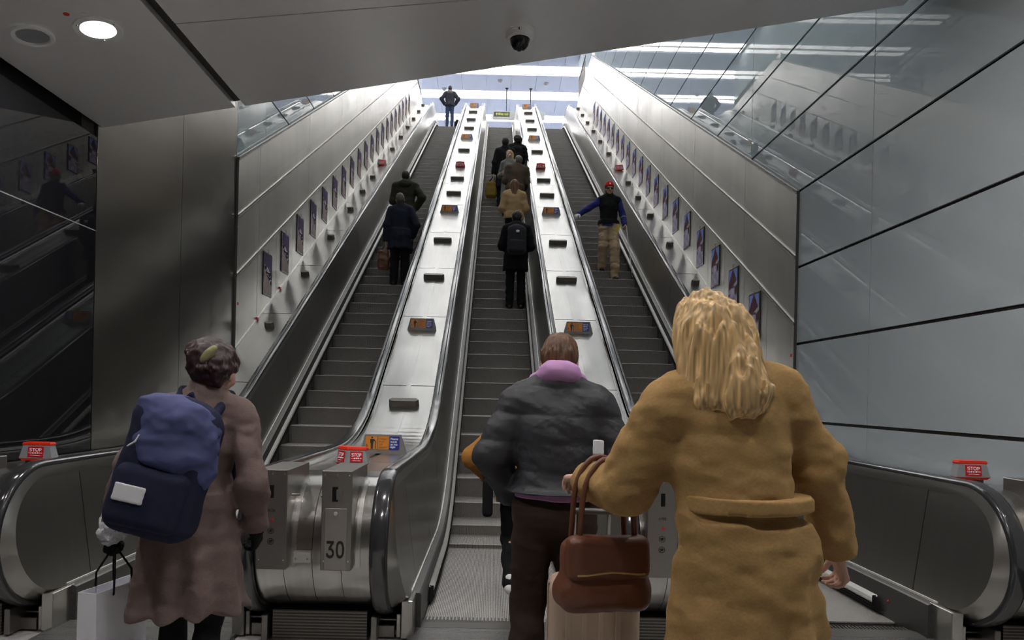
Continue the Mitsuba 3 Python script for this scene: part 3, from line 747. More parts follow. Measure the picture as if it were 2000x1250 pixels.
def f_street(p, n, uv):
    """Picture on the left-hand posters: dusk sky over a street of people."""
    x, y = uv.x, uv.y
    up = mix((.05, .035, .06), (.13, .10, .17), fbm(x * 4., y * 5., 2., 3))
    road = mix((.20, .15, .15), (.33, .27, .26), fbm(x * 5., y * 3., 7., 3))
    mid = mix((.04, .03, .04), (.45, .40, .45), smoothstep(.55, .75, noise(x * 9., y * 26., 4.)))
    e = .66 + .20 * (x - .5); l = .42 + .38 * (x - .5)
    return dr.select(y > e, up, dr.select(y > l, mid, road)) * 1.6
scene['poster_sky'] = {'type': 'twosided', 'bsdf': {'type': 'diffuse', 'reflectance': proc(f_sky)}}
scene['poster_street'] = {'type': 'twosided', 'bsdf': {'type': 'diffuse', 'reflectance': proc(f_street)}}
mat('poster_frame', (.012, .012, .012), .3)
def poster_set(X, s, mname):
    w, h, t = .385, .62, .014
    pic = tri([(X - s * (t + .001), -s * w / 2 * .86, -h / 2 * .925), (X - s * (t + .001), s * w / 2 * .86, -h / 2 * .925), (X - s * (t + .001), s * w / 2 * .86, h / 2 * .925), (X - s * (t + .001), -s * w / 2 * .86, h / 2 * .925)], [[0, 1, 2, 3]])
    uvs = [(0, 0), (1, 0), (1, 1), (0, 1)]
    # the picture is a thin plate in front of the frame
    frame = box(X, X - s * t, -w / 2, w / 2, -h / 2, h / 2, .004)
    hook = tube([(X, 0, h / 2 + .045), (X - s * .02, 0, h / 2 + .045), (X - s * .020, 0, h / 2 + .018), (X - s * .010, 0, h / 2)], .004, 6)
    return mikit.ply(frame, 'poster_frame'), mikit.ply(pic, mname, uv=uvs), mikit.ply(hook, 'stud_dark')
nums = ['first', 'second', 'third', 'fourth', 'fifth', 'sixth', 'seventh', 'eighth', 'ninth', 'tenth', 'eleventh', 'twelfth', 'thirteenth', 'fourteenth', 'fifteenth', 'sixteenth', 'seventeenth', 'eighteenth', 'nineteenth', 'twentieth']
for side, X, s, y0, n, mname, what in (('right', XR - .03, 1, 9.07, 20, 'poster_sky', 'blue sky and brown gable'), ('left', XL + .03, -1, 10.06, 20, 'poster_street', 'dusky street picture')):
    fr, pic, hook = poster_set(X, s, mname)
    for k in range(n):
        y = y0 + k * .82
        M = T().translate([0, y, z_L(-4.13, y)])
        t = thing('poster', f'black framed {side} wall poster with {what}, {nums[k]} from the bottom', 'poster', f'posters up the {side} wall')
        obj('frame', fr, None, t, M=M); obj('picture', pic, None, t, M=M); obj('hook', hook, None, t, M=M)

# ------------------------------------------------------------------ on the soffit
def downlight(x, y, label, group=None):
    t = thing('downlight', label, 'light', group)
    M = on_sof(x, y)
    obj('bezel', lathe([(.145, -.002), (.145, .006), (.138, .010), (.105, .008), (.100, -.004)], 40, M), 'white_plastic', t, smooth=35)
    obj('lens', {**mikit.ply(lathe([(.101, -.01), (.101, .002), (.0005, .004)], 36, M), 'lamp_white'), 'emitter': {'type': 'area', 'radiance': rgb(LOBBY_LAMP, LOBBY_LAMP * .97, LOBBY_LAMP * .93)}}, None, t)
    for a in (.3, 2.4, 4.5):
        q = trimesh.creation.icosphere(1, .006); q.apply_translation([.122 * math.cos(a), .122 * math.sin(a), .009]); q.apply_transform(M)
        obj('screw', q, 'dark_metal', t)
downlight(-2.58, 4.47, 'round lit downlight in the grey soffit beside the speaker')
for i, (x, y) in enumerate([(-2.58, 2.2), (-.7, 3.3), (-.7, 1.0), (1.3, 3.3), (1.3, 1.0), (2.7, 2.2)]):
    downlight(x, y, 'round lit downlight in the soffit above and behind the viewer, outside the picture', 'lobby downlights out of view')
t = thing('ceiling_speaker', 'round grey ceiling speaker in the soffit left of the downlight', 'speaker')
M = on_sof(-2.98, 4.44)
obj('bezel', lathe([(.125, -.002), (.125, .008), (.118, .016), (.098, .014), (.094, .004)], 40, M), 'white_plastic', t, smooth=35)
obj('grille', lathe([(.094, -.01), (.094, .005), (.0005, .007)], 36, M), 'grey_plastic', t)
for x, y, w, nm in ((-2.60, 4.295, .085, 'label by the downlight'), (-2.99, 4.305, .085, 'label by the speaker'), (.12, 5.145, .085, 'label by the dome camera')):
    q = box(-w / 2, w / 2, -.012, .012, 0, .003, .001); q.apply_transform(on_sof(x, y))
    obj('soffit_label', q, 'white_plastic', label=f'small white {nm}', cat='label')
obj('soffit_dot', lathe([(.019, 0), (.018, .002), (.0005, .003)], 20, on_sof(-2.665, 4.275)), 'red_plastic', label='small round red sticker on the soffit beside the lit downlight', cat='sticker')
t = thing('dome_camera', 'white dome security camera with black dome under the soffit', 'camera')
CX, CY, CZ = .15, 5.24, z_sof(.15) + .012
M = np.eye(4); M[:3, 3] = (CX, CY, CZ); M = M @ np.diag([.82, -.82, -.82, 1])
obj('mount', lathe([(.134, 0), (.136, .030), (.130, .036), (.130, .042), (.131, .060), (.118, .080), (.092, .086), (.088, .080)], 44, M), 'white_plastic', t, smooth=40)
prof = [(.086, .074), (.085, .087)] + [(.085 * math.cos(a), .100 + .085 * math.sin(a)) for a in np.linspace(0, PI / 2 - .02, 12)]
obj('dome', lathe(prof, 40, M), 'dome_glass', t, smooth=40)
obj('mount_notch', box(CX - .013, CX - .006, CY - .112, CY - .105, CZ - .048, CZ - .032), 'black_hole', t)
# ------------------------------------------------------------------ the way out sign
t = thing('way_out_sign', 'long grey hanging sign with a lit yellow way out panel, above the escalator tops', 'sign')
YS, HZ = 33., Z_HALL
obj('panel', box(-.27, 2.19, YS, YS + .09, 14.575, 14.955, .01), 'sign_grey' if 'sign_grey' in scene else mat('sign_grey', (.26, .28, .27), .5), t)
for x in (.385, 1.52): obj('rod', tube([(x, YS + .045, 14.9), (x, YS + .045, HZ + .05)], .022, 8), 'print_black', t)
for x in (.385, 1.52): obj('rod_plate', box(x - .07, x + .07, YS - .02, YS + .11, HZ - .012, HZ + .02), 'print_black', t)
obj('lit_panel', box(-.20, .54, YS - .012, YS + .01, 14.685, 14.905), 'print_black', t)
lt = cat_(moved(text_on('Way out', .115, .50, True, .004), .235, YS - .015, 14.795), prism([(-.125, 14.80), (-.075, 14.865), (-.025, 14.80), (-.058, 14.80), (-.058, 14.73), (-.092, 14.73), (-.092, 14.80)], YS - .016, YS - .012, 'xzy'))
obj('lettering', {**mikit.ply(lt, 'print_black'), 'emitter': {'type': 'area', 'radiance': rgb(.36, .42, .0)}}, None, t)
for x, y, w_ in ((-2.6, 33.2, 'leftmost, near the standing man'), (.05, 32.2, 'left of the hanging sign rods'), (1.9, 30.0, 'nearest the soffit edge'), (2.2, 32.4, 'right of the hanging sign rods')):
    obj('hall_dome', moved(lathe([(.11, 0), (.11, .03), (.08, .08), (.0005, .11)], 20, np.diag([1., -1, -1, 1])), x, y, HZ), 'grey_plastic', label='small grey dome on the upper hall ceiling, ' + w_, cat='dome', group='domes on the upper hall ceiling', smooth=30)

# ------------------------------------------------------------------ people: smooth unions of tapered bones, meshed on a grid
def V3(*a): return np.array(a, float)
def unit(v): v = np.asarray(v, float); return v / (np.linalg.norm(v) + 1e-12)
def Rm(axis, deg): return rot(axis, deg)[:3, :3]
def cone(a, b, ra, rb, k=None): return ('cone', V3(*a), V3(*b), float(ra), float(rb), k)
def ell(c, r, R=None, k=None): return ('ell', V3(*c), V3(*r), np.eye(3) if R is None else R, k)
def rbox(c, b, r, R=None, k=None): return ('rbox', V3(*c), V3(*b), float(r), np.eye(3) if R is None else R, k)
def frust(a, b, ra, rb, k=None): return ('frust', V3(*a), V3(*b), V3(*ra), V3(*rb), k)
def scaled(p, s):
    if p[0] == 'cone': return ('cone', p[1] * s, p[2] * s, p[3] * s, p[4] * s, p[5])
    if p[0] == 'ell': return ('ell', p[1] * s, p[2] * s, p[3], p[4])
    if p[0] == 'rbox': return ('rbox', p[1] * s, p[2] * s, p[3] * s, p[4], p[5])
    return ('frust', p[1] * s, p[2] * s, p[3] * s, p[4] * s, p[5])
def bounds_of(p):
    if p[0] == 'cone':
        r = max(p[3], p[4]); return np.minimum(p[1], p[2]) - r, np.maximum(p[1], p[2]) + r
    if p[0] == 'ell':
        e = np.sqrt(((p[3] * p[2]) ** 2).sum(1)); return p[1] - e, p[1] + e
    if p[0] == 'rbox':
        e = np.abs(p[4]) @ p[2]; return p[1] - e, p[1] + e
    r = np.append(np.maximum(p[3], p[4]), 0)
    return np.minimum(p[1], p[2]) - r, np.maximum(p[1], p[2]) + r
def dist(p, X):
    if p[0] == 'cone':
        ba = p[2] - p[1]; L = ba @ ba + 1e-12
        q = X - p[1]; t = np.clip((q @ ba) / L, 0, 1)
        return np.linalg.norm(q - t[..., None] * ba, axis=-1) - (p[3] + t * (p[4] - p[3]))
    if p[0] == 'ell':
        q = (X - p[1]) @ p[3]
        k0 = np.linalg.norm(q / p[2], axis=-1); k1 = np.linalg.norm(q / p[2] ** 2, axis=-1)
        return k0 * (k0 - 1) / np.maximum(k1, 1e-9)
    if p[0] == 'rbox':
        q = np.abs((X - p[1]) @ p[4]) - p[2] + p[3]
        return np.linalg.norm(np.maximum(q, 0), axis=-1) + np.minimum(q.max(-1), 0) - p[3]
    t = np.clip((X[..., 2] - p[1][2]) / (p[2][2] - p[1][2]), 0, 1)[..., None]
    c = p[1] + t * (p[2] - p[1]); r = p[3] + t * (p[4] - p[3])
    q = X[..., :2] - c[..., :2]
    k0 = np.linalg.norm(q / r, axis=-1); k1 = np.linalg.norm(q / r ** 2, axis=-1)
    d = k0 * (k0 - 1) / np.maximum(k1, 1e-9)
    lo, hi = min(p[1][2], p[2][2]), max(p[1][2], p[2][2])
    return np.maximum(d, np.maximum(lo - X[..., 2], X[..., 2] - hi))
class Field:
    def __init__(s, lo, hi, h):
        s.h = h; s.lo = np.asarray(lo) - 3 * h
        s.n = np.ceil((np.asarray(hi) + 3 * h - s.lo) / h).astype(int) + 1
        s.D = np.full(s.n, .2, np.float32)
    def pts(s, a, b):
        g = np.meshgrid(*[s.lo[i] + s.h * np.arange(a[i], b[i]) for i in range(3)], indexing='ij')
        return np.stack(g, -1)
    def add(s, prims, k=.03):
        for p in prims:
            kk = p[-1] if p[-1] is not None else k
            lo, hi = bounds_of(p); m = kk + 2.5 * s.h
            a = np.clip(np.floor((lo - m - s.lo) / s.h).astype(int), 0, s.n); b = np.clip(np.ceil((hi + m - s.lo) / s.h).astype(int) + 1, 0, s.n)
            if np.any(b <= a): continue
            sl = tuple(slice(i, j) for i, j in zip(a, b))
            d = dist(p, s.pts(a, b)); e = s.D[sl]
            g = np.maximum(kk - np.abs(d - e), 0) / max(kk, 1e-9)
            s.D[sl] = np.minimum(d, e) - g * g * kk * .25
        return s
    def sub(s, prims):
        for p in prims: s.D = np.maximum(s.D, -dist(p, s.pts((0, 0, 0), s.n)).astype(np.float32))
        return s
    def cut(s, point, normal):
        """Takes away what lies beyond the plane."""
        X = s.pts((0, 0, 0), s.n); s.D = np.maximum(s.D, ((X - point) @ unit(normal)).astype(np.float32)); return s
    def disp(s, fn):
        i = np.nonzero(np.abs(s.D) < .05); X = s.lo + s.h * np.stack(i, 1)
        s.D[i] += fn(X); return s
    def join(s, o):
        s.D = np.minimum(s.D, o.D); return s
    def mesh(s):
        D = s.D; ins = D < 0
        c = sum(ins[i:ins.shape[0] - 1 + i, j:ins.shape[1] - 1 + j, k:ins.shape[2] - 1 + k].astype(np.int8) for i in (0, 1) for j in (0, 1) for k in (0, 1))
        cell = np.argwhere((c > 0) & (c < 8)); num = np.full(c.shape, -1, np.int32); num[tuple(cell.T)] = np.arange(len(cell))
        acc, cnt = np.zeros((len(cell), 3)), np.zeros(len(cell))
        for ax in range(3):
            o = [i for i in range(3) if i != ax]
            for u in (0, 1):
                for w in (0, 1):
                    a = cell.copy(); a[:, o[0]] += u; a[:, o[1]] += w; b = a.copy(); b[:, ax] += 1
                    da, db = D[tuple(a.T)], D[tuple(b.T)]; m = (da < 0) != (db < 0)
                    t = np.where(m, da / np.where(m, da - db, 1), 0)
                    off = a.astype(float) - cell; off[:, ax] += t
                    acc[m] += off[m]; cnt[m] += 1
        v = s.lo + s.h * (cell + acc / np.maximum(cnt, 1)[:, None]); F = []
        for ax in range(3):
            o = [(ax + 1) % 3, (ax + 2) % 3]
            a = [slice(1, -1)] * 3; a[ax] = slice(0, -1); b = list(a); b[ax] = slice(1, None)
            e = np.argwhere(ins[tuple(a)] != ins[tuple(b)]); e[:, o[0]] += 1; e[:, o[1]] += 1
            flip = ins[tuple(e.T)]
            q = []
            for u, w in ((-1, -1), (0, -1), (0, 0), (-1, 0)):
                t = e.copy(); t[:, o[0]] += u; t[:, o[1]] += w; q.append(num[tuple(t.T)])
            q = np.stack(q, 1); q[~flip] = q[~flip][:, ::-1]; F.append(q)
        F = np.vstack(F)
        m = trimesh.Trimesh(v, np.vstack([F[:, [0, 1, 2]], F[:, [0, 2, 3]]]), process=False)
        return m
def biggest(m):
    """Only the largest connected piece."""
    import scipy.sparse as sp
    e = np.vstack([m.faces[:, :2], m.faces[:, 1:]]); n = len(m.vertices)
    k, l = sp.csgraph.connected_components(sp.coo_matrix((np.ones(len(e)), (e[:, 0], e[:, 1])), (n, n)), directed=False)
    if k == 1: return m
    b = np.bincount(l).argmax(); keep = l[m.faces[:, 0]] == b
    r = trimesh.Trimesh(m.vertices, m.faces[keep], process=False); r.remove_unreferenced_vertices(); return r
def polish(m, it=2, lam=.45):
    """Light smoothing that keeps volume (two opposite passes)."""
    import scipy.sparse as sp
    e = np.vstack([m.faces[:, [0, 1]], m.faces[:, [1, 2]], m.faces[:, [2, 0]]]); n = len(m.vertices)
    A = sp.coo_matrix((np.ones(len(e)), (e[:, 0], e[:, 1])), (n, n)).tocsr(); A = ((A + A.T) > 0).astype(float)
    W = sp.diags(1 / np.maximum(np.asarray(A.sum(1)).ravel(), 1)) @ A; v = np.array(m.vertices)
    for _ in range(it):
        v = v + lam * (W @ v - v); v = v - (lam + .03) * (W @ v - v)
    return trimesh.Trimesh(v, m.faces, process=False)
def solid(prims, h, k=.03, disp=None, cuts=(), subs=(), smooth=2):
    lo = np.min([bounds_of(p)[0] for p in prims], 0); hi = np.max([bounds_of(p)[1] for p in prims], 0)
    f = Field(lo, hi, h).add(prims, k)
    if subs: f.sub(subs)
    for c in cuts: f.cut(*c)
    if disp: f.disp(disp)
    return polish(f.mesh(), smooth)

SKINS = {'light': mat('skin_light', (.50, .30, .235), .5, 0, .4), 'tan': mat('skin_tan', (.40, .22, .155), .5, 0, .4)}
def hand_prims(w, d, n, side, curl=35, spread=5, s=1.):
    """Hand from wrist w, pointing along d, palm facing n; thumb on the inner side; every finger bends towards n."""
    d, n = unit(d), unit(np.asarray(n, float) - unit(d) * np.dot(unit(d), n))
    x = np.cross(d, n) * side                       # towards the thumb
    w = np.asarray(w, float); P = []
    pal = .085 * s
    for o in (-.030, -.010, .010, .028):
        P.append(cone(w + x * o * .55 * s, w + d * pal + x * o * s, .015 * s, .0125 * s, .012))
    for i, (o, L) in enumerate(((.030, .068), (.010, .078), (-.010, .073), (-.029, .056))):
        p = w + d * pal + x * o * s; a = 0.; dirx = unit(d + x * math.tan(math.radians(spread)) * (1.2 - i * .8))
        for j, f in enumerate((.45, .31, .24)):
            a += math.radians(curl) * (1, 1.1, .8)[j]
            q = p + (dirx * math.cos(a) + n * math.sin(a)) * L * f * s
            P.append(cone(p, q, (.0092 - .0008 * j) * s, (.0088 - .0010 * j) * s, .004)); p = q
    p = w + d * .028 * s + x * .026 * s
    for j, (L, ang) in enumerate(((.042, 40), (.030, 22), (.024, 8))):
        t = unit(d * math.cos(math.radians(ang)) + x * math.sin(math.radians(ang)) + n * (.30 + .25 * j * curl / 40))
        q = p + t * L * s; P.append(cone(p, q, (.0125 - .0015 * j) * s, (.0112 - .0015 * j) * s, .008)); p = q
    return P
def fold(amp, fx, fz, seed):
    return lambda X: amp * (meshkit.fbm(X * V3(fx, fx, fz) + seed, 3, seed) - .5) * 2
class Person:
    """Local frame: stands at the origin, faces +y, x to the person's right; sizes for 1.75 m, scaled to H."""
    def __init__(s, label, H, pos, heading=0, lean=0, side=0, twist=0, turn=0, tilt=0, nod=0, arms=None, legs=None, h=.009, wide=1., group=None):
        s.s, s.h, s.H, s.pos, s.heading = H / 1.75, h, H, pos, heading
        s.key = thing('person', label, 'person', group)
        piv = V3(0, 0, .95)
        RU = Rm([0, 0, 1], twist) @ Rm([0, 1, 0], side) @ Rm([1, 0, 0], -lean)
        s.U = lambda p: piv + RU @ (np.asarray(p, float) - piv); s.RU = RU
        RH = RU @ Rm([0, 0, 1], turn) @ Rm([0, 1, 0], tilt) @ Rm([1, 0, 0], -nod); s.RH = RH
        s.neck = s.U((0, -.012, 1.50)); s.Hd = lambda p: s.neck + RH @ (np.asarray(p, float) - V3(0, -.012, 1.50))
        s.wide = wide = wide * .93
        s.arm = {}
        for sd, nm in ((-1, 'L'), (1, 'R')):
            a = (arms or {}).get(nm, 'down')
            e, w = {'down': ((.245, -.03, 1.14), (.262, .05, .89)), 'rail': ((.27, .06, 1.15), (.285, .29, 1.10)), 'front': ((.255, -.01, 1.13), (.11, .20, 1.10)), 'pocket': ((.31, -.06, 1.15), (.215, .10, .97)), 'akimbo': ((.355, -.06, 1.19), (.215, .06, 1.0))}.get(a, a) if isinstance(a, str) else a
            s.arm[sd] = (s.U((sd * .185 * wide, -.005, 1.425)), s.U((sd * e[0], e[1], e[2])), s.U((sd * w[0], w[1], w[2])))
        s.leg = {}
        for sd, nm in ((-1, 'L'), (1, 'R')):
            k, a = (legs or {}).get(nm, ((.098, .02, .50), (.10, -.03, .085)))
            s.leg[sd] = (V3(sd * .09, 0, .92), V3(sd * k[0], k[1], k[2]), V3(sd * a[0], a[1], a[2]))
    # --- parts as primitives, g: how much thicker than the body
    def torso(s, g=0.):
        U, R, w = s.U, s.RU, s.wide
        return [ell(U((0, 0, 1.27)), V3(.158 * w + g, .108 + g, .19 + g), R), ell(U((0, -.012, 1.36)), V3(.165 * w + g, .085 + g, .095 + g), R),
                cone(U((-.155 * w, -.005, 1.425)), U((.155 * w, -.005, 1.425)), .056 + g, .056 + g), ell(U((0, 0, 1.09)), V3(.140 * w + g, .102 + g, .15 + g), R),
                ell((0, -.005, .95), V3(.168 * w + g, .115 + g, .125 + g)), cone(U((-.08 * w, 0, 1.46)), U((0, -.005, 1.50)), .05 + g, .05 + g), cone(U((.08 * w, 0, 1.46)), U((0, -.005, 1.50)), .05 + g, .05 + g)]
    def arms(s, g=0., sides=(-1, 1), ext=0.):
        P = []
        for sd in sides:
            a, e, w = s.arm[sd]
            P += [cone(a, e, .052 + g, .042 + g), cone(e, w + unit(w - e) * ext, .042 + g, .028 + g)]
        return P
    def legs(s, g=0., gk=None, ga=None):
        P = []
        for sd in (-1, 1):
            h_, k, a = s.leg[sd]
            P += [cone(h_, k, .082 + g, .054 + (gk if gk is not None else g)), cone(k, a, .054 + (gk if gk is not None else g), .038 + (ga if ga is not None else g)), ell(k * .62 + a * .38 - V3(0, .012, 0), V3(.052 + g, .055 + g, .12))]
        return P
    def head(s):
        Q, R = s.Hd, s.RH
        P = [cone(s.U((0, -.015, 1.45)), Q((0, -.002, 1.57)), .058, .054), ell(Q((0, -.006, 1.665)), V3(.076, .096, .096), R, .02), ell(Q((0, .030, 1.605)), V3(.058, .066, .074), R, .025),
             ell(Q((0, .066, 1.555)), V3(.028, .026, .022), R, .02), cone(Q((0, .094, 1.655)), Q((0, .116, 1.612)), .009, .0135, .012), ell(Q((0, .100, 1.610)), V3(.020, .014, .011), R, .01),
             ell(Q((-.032, .076, 1.676)), V3(.026, .014, .009), R, .012), ell(Q((.032, .076, 1.676)), V3(.026, .014, .009), R, .012), ell(Q((0, .090, 1.582)), V3(.024, .011, .0075), R, .007), ell(Q((0, .088, 1.571)), V3(.020, .011, .007), R, .006)]
        for sd in (-1, 1): P += [ell(Q((sd * .079, -.004, 1.632)), V3(.010, .021, .033), R, .006), ell(Q((sd * .050, .052, 1.615)), V3(.022, .022, .022), R, .02)]
        return P
    def place(s, m):
        m = m.copy(); m.apply_transform(rot([0, 0, 1], s.heading)); m.apply_translation(s.pos); return m
    def world(s, p): return Rm([0, 0, 1], s.heading) @ (np.asarray(p, float) * s.s) + np.asarray(s.pos)
    def put(s, name, prims, m, k=.03, disp=None, cuts=(), subs=(), h=None, label=None, parent=None, smooth=2, clean=True):
        prims = [scaled(p, s.s) for p in prims]; subs = [scaled(p, s.s) for p in subs]
        cuts = [(np.asarray(c[0]) * s.s, c[1]) for c in cuts]
        mesh = solid(prims, h or s.h, k * s.s, disp, cuts, subs, smooth)
        if clean: mesh = biggest(mesh)
        return obj(name, s.place(mesh), m, parent or s.key, smooth=True, label=label)
    def body(s, skin='light', curl=(35, 35), hand_dir=None, palm=None, hs=1.):
        P = s.head() + s.torso() + s.arms() + s.legs()
        for sd in (-1, 1):
            a, e, w = s.arm[sd]
            d = unit(w - e) if not hand_dir or hand_dir.get(sd) is None else unit(hand_dir[sd])
            n = V3(-sd * 1., .15, .1) if not palm or palm.get(sd) is None else palm[sd]
            P += hand_prims(w + d * .01, d, n, sd, curl[0 if sd < 0 else 1], s=hs)
            k, f = s.leg[sd][1:]; P += [cone(f - V3(0, .02, .03), f + V3(0, .14, -.05), .036, .026)]
        s.hand = {sd: s.arm[sd][2] for sd in (-1, 1)}
        return s.put('body', P, SKINS[skin], .022)
    def shoes(s, m, sole=None):
        for sd in (-1, 1):
            f = s.leg[sd][2]; k = s.leg[sd][1]
            P = [cone(f + V3(0, -.035, -.035), f + V3(0, .05, -.04), .042, .043), cone(f + V3(0, .05, -.045), f + V3(sd * .012, .165, -.052), .042, .033), cone(f, f + V3(0, 0, .035), .046, .044)]
            sh = s.put('shoe', P, m, .03, cuts=[((0, 0, f[2] - .085), (0, 0, -1))])
            if sole: s.put('sole', [rbox(f + V3(sd * .005, .06, -.078), (.046, .145, .012), .011)], sole, .01, parent=sh)
    def trousers(s, m, g=.022, ga=.04, gk=.03, amp=.006, top=1.03):
        P = s.legs(g, gk, ga) + [ell((0, -.005, .95), V3(.172 + g * .6, .118 + g * .6, .12))]
        cuts = [((0, 0, top), (0, 0, 1))]
        lo = min(s.leg[-1][2][2], s.leg[1][2][2])
        return s.put('trousers', P, m, .03, fold(2.4 * amp * s.s, 6, 15, 3), cuts)
    def jacket(s, m, hem=.88, g=.030, gs=.024, puff=0., flare=None, amp=.006, name='jacket', sleeves=(-1, 1), collar=.045, cuff=.02, quilt=11., kx=.035):
        U = s.U
        P = s.torso(g)
        if flare: P = P + [frust((0, -.005, 1.06), (0, -.005, hem), (.150 + g, .110 + g), flare, .05)]
        else: P = P + [frust((0, -.005, 1.02), (0, -.005, hem), (.165 + g, .118 + g), (.172 + g, .122 + g), .04)]
        if collar: P = P + [cone(U((0, -.012, 1.49)), U((0, -.008, 1.49 + collar)), .070 + g * .3, .066 + g * .3, .02)]
        P = [scaled(p, s.s) for p in P]
        S = []
        for sd in sleeves: S += [scaled(p, s.s) for p in s.arms(gs, (sd,), .03)]
        allp = P + S
        lo = np.min([bounds_of(p)[0] for p in allp], 0); hi = np.max([bounds_of(p)[1] for p in allp], 0)
        A = Field(lo, hi, s.h).add(P, kx * s.s).cut((0, 0, hem * s.s), (0, 0, -1))
        if S:
            B = Field(lo, hi, s.h).add(S, .03 * s.s)
            for sd in sleeves:
                a, e, w = s.arm[sd]; C = Field(lo, hi, s.h)
                C.add([scaled(p, s.s) for p in s.arms(gs, (sd,), .03)], .03 * s.s).cut((w - unit(w - e) * cuff * -1) * s.s, w - e)
                if sd == sleeves[0]: B.D = C.D
                else: B.join(C)
            k = .03 * s.s; gg = np.maximum(k - np.abs(A.D - B.D), 0) / k
            A.D = np.minimum(A.D, B.D) - gg * gg * k * .25
        if puff:
            A.disp(lambda X: -puff * np.abs(np.sin((X[:, 2] / s.s * quilt + .25 * X[:, 0]) * PI)) ** .6 + puff * .5 + .026 * (meshkit.fbm(X * V3(6, 6, 11) + X[:, ::-1] * 2, 3, 4) - .5))
        elif flare:
            def dsp(X):
                t = np.clip((1.05 * s.s - X[:, 2]) / (.4 * s.s), 0, 1); th = np.arctan2(X[:, 1], X[:, 0])
                return amp * 4.2 * (meshkit.fbm(X * V3(6, 6, 10), 3, 9) - .5) + .013 * t * np.sin(th * 9 + 3 * meshkit.noise(X * 2.))
            A.disp(dsp)
        else: A.disp(lambda X: amp * 4.6 * (meshkit.fbm(X * V3(6, 6, 12), 3, 5) - .5))
        s.jh = hem
        return obj(name, s.place(biggest(polish(A.mesh(), 2))), m, s.key, smooth=True)
    def hair(s, m, style='short', h=None):
        Q, R = s.Hd, s.RH; h = h or s.h * .8
        P = [ell(Q((0, -.014, 1.682)), V3(.086, .104, .092), R, .02), ell(Q((0, -.050, 1.640)), V3(.080, .066, .085), R, .03)]
        subs = [ell(Q((0, .095, 1.615)), V3(.070, .085, .078), R), rbox(Q((0, .09, 1.55)), (.2, .085, .09), .02, R)]
        amp, fr = .010, V3(40, 40, 12)
        if style == 'crop': P = [ell(Q((0, -.012, 1.677)), V3(.081, .100, .090), R, .02), ell(Q((0, -.048, 1.635)), V3(.074, .058, .072), R, .03)]; amp = .006
        if style == 'bald': P = [ell(Q((0, -.034, 1.640)), V3(.082, .080, .050), R, .02)]; amp = .002
        if style == 'long':
            P += [cone(Q((0, -.055, 1.66)), Q((0, -.085, 1.40)), .080, .066, .03), cone(Q((-.055, -.03, 1.64)), Q((-.075, -.03, 1.38)), .045, .035, .03), cone(Q((.055, -.03, 1.64)), Q((.075, -.03, 1.38)), .045, .035, .03)]
            amp, fr = .012, V3(48, 48, 6)
        if style == 'mane':
            P += [ell(Q((0, -.05, 1.60)), V3(.108, .095, .14), R, .04), cone(Q((0, -.06, 1.62)), Q((-.02, -.115, 1.42)), .10, .085, .05), cone(Q((-.06, -.03, 1.62)), Q((-.125, -.05, 1.43)), .06, .045, .04), cone(Q((.06, -.03, 1.62)), Q((.115, -.05, 1.45)), .06, .04, .04)]
            amp, fr = .022, V3(46, 46, 6)
        if style == 'bun':
            P += [ell(Q((-.01, -.085, 1.665)), V3(.108, .085, .095), R, .04), ell(Q((-.045, -.04, 1.70)), V3(.085, .085, .070), R, .04), ell(Q((.035, -.09, 1.62)), V3(.075, .06, .07), R, .04)]
            amp, fr = .015, V3(26, 26, 26)
        f = lambda X: amp * (meshkit.fbm(X * fr, 2, 8) - .5) * 2
        return s.put('hair', P, m, .02, f, (), subs, h, smooth=1)
    def hood(s, m, label=None):
        U, R = s.U, s.RU
        return s.put('hood', [ell(U((0, -.10, 1.47)), V3(.125, .075, .085), R), cone(U((-.085, -.03, 1.50)), U((-.03, -.12, 1.44)), .045, .06), cone(U((.085, -.03, 1.50)), U((.03, -.12, 1.44)), .045, .06)], m, .05, fold(.008, 9, 9, 6), label=label)
    def backpack(s, m, label='', c=(0, -.235, 1.17), b=(.165, .105, .24), tilt=0., lab=None, straps=True):
        R = s.RU @ Rm([0, 1, 0], tilt); C = s.U(c)
        L = lambda p: C + R @ V3(*p)
        bp = s.put('backpack', [rbox(C, b, .075, R), ell(L((0, -.01, b[2] - .03)), V3(b[0] * .93, b[1] * .95, .09), R)], m, .05, fold(.010, 8, 8, 12), label=label)
        s.put('pocket', [rbox(L((0, -b[1] * .92, -b[2] * .42)), (b[0] * .84, .05, b[2] * .46), .045, R)], m, .03, fold(.006, 9, 9, 2), parent=bp)
        s.put('grab_loop', [cone(L((-.03, .03, b[2] + .04)), L((0, .03, b[2] + .075)), .008, .008), cone(L((0, .03, b[2] + .075)), L((.03, .03, b[2] + .04)), .008, .008)], m, .01, parent=bp, h=.006, clean=False)
        if straps:
            for sd in (-1, 1):
                s.put('strap', [cone(L((sd * .09, .08, b[2] * .9)), s.U((sd * .105, -.02, 1.525)), .022, .022), cone(s.U((sd * .105, -.02, 1.525)), s.U((sd * .115, .125, 1.38)), .022, .022), cone(s.U((sd * .115, .125, 1.38)), s.U((sd * .15, .10, 1.12)), .022, .018)], m, .02, parent=bp)
        return bp, L, R

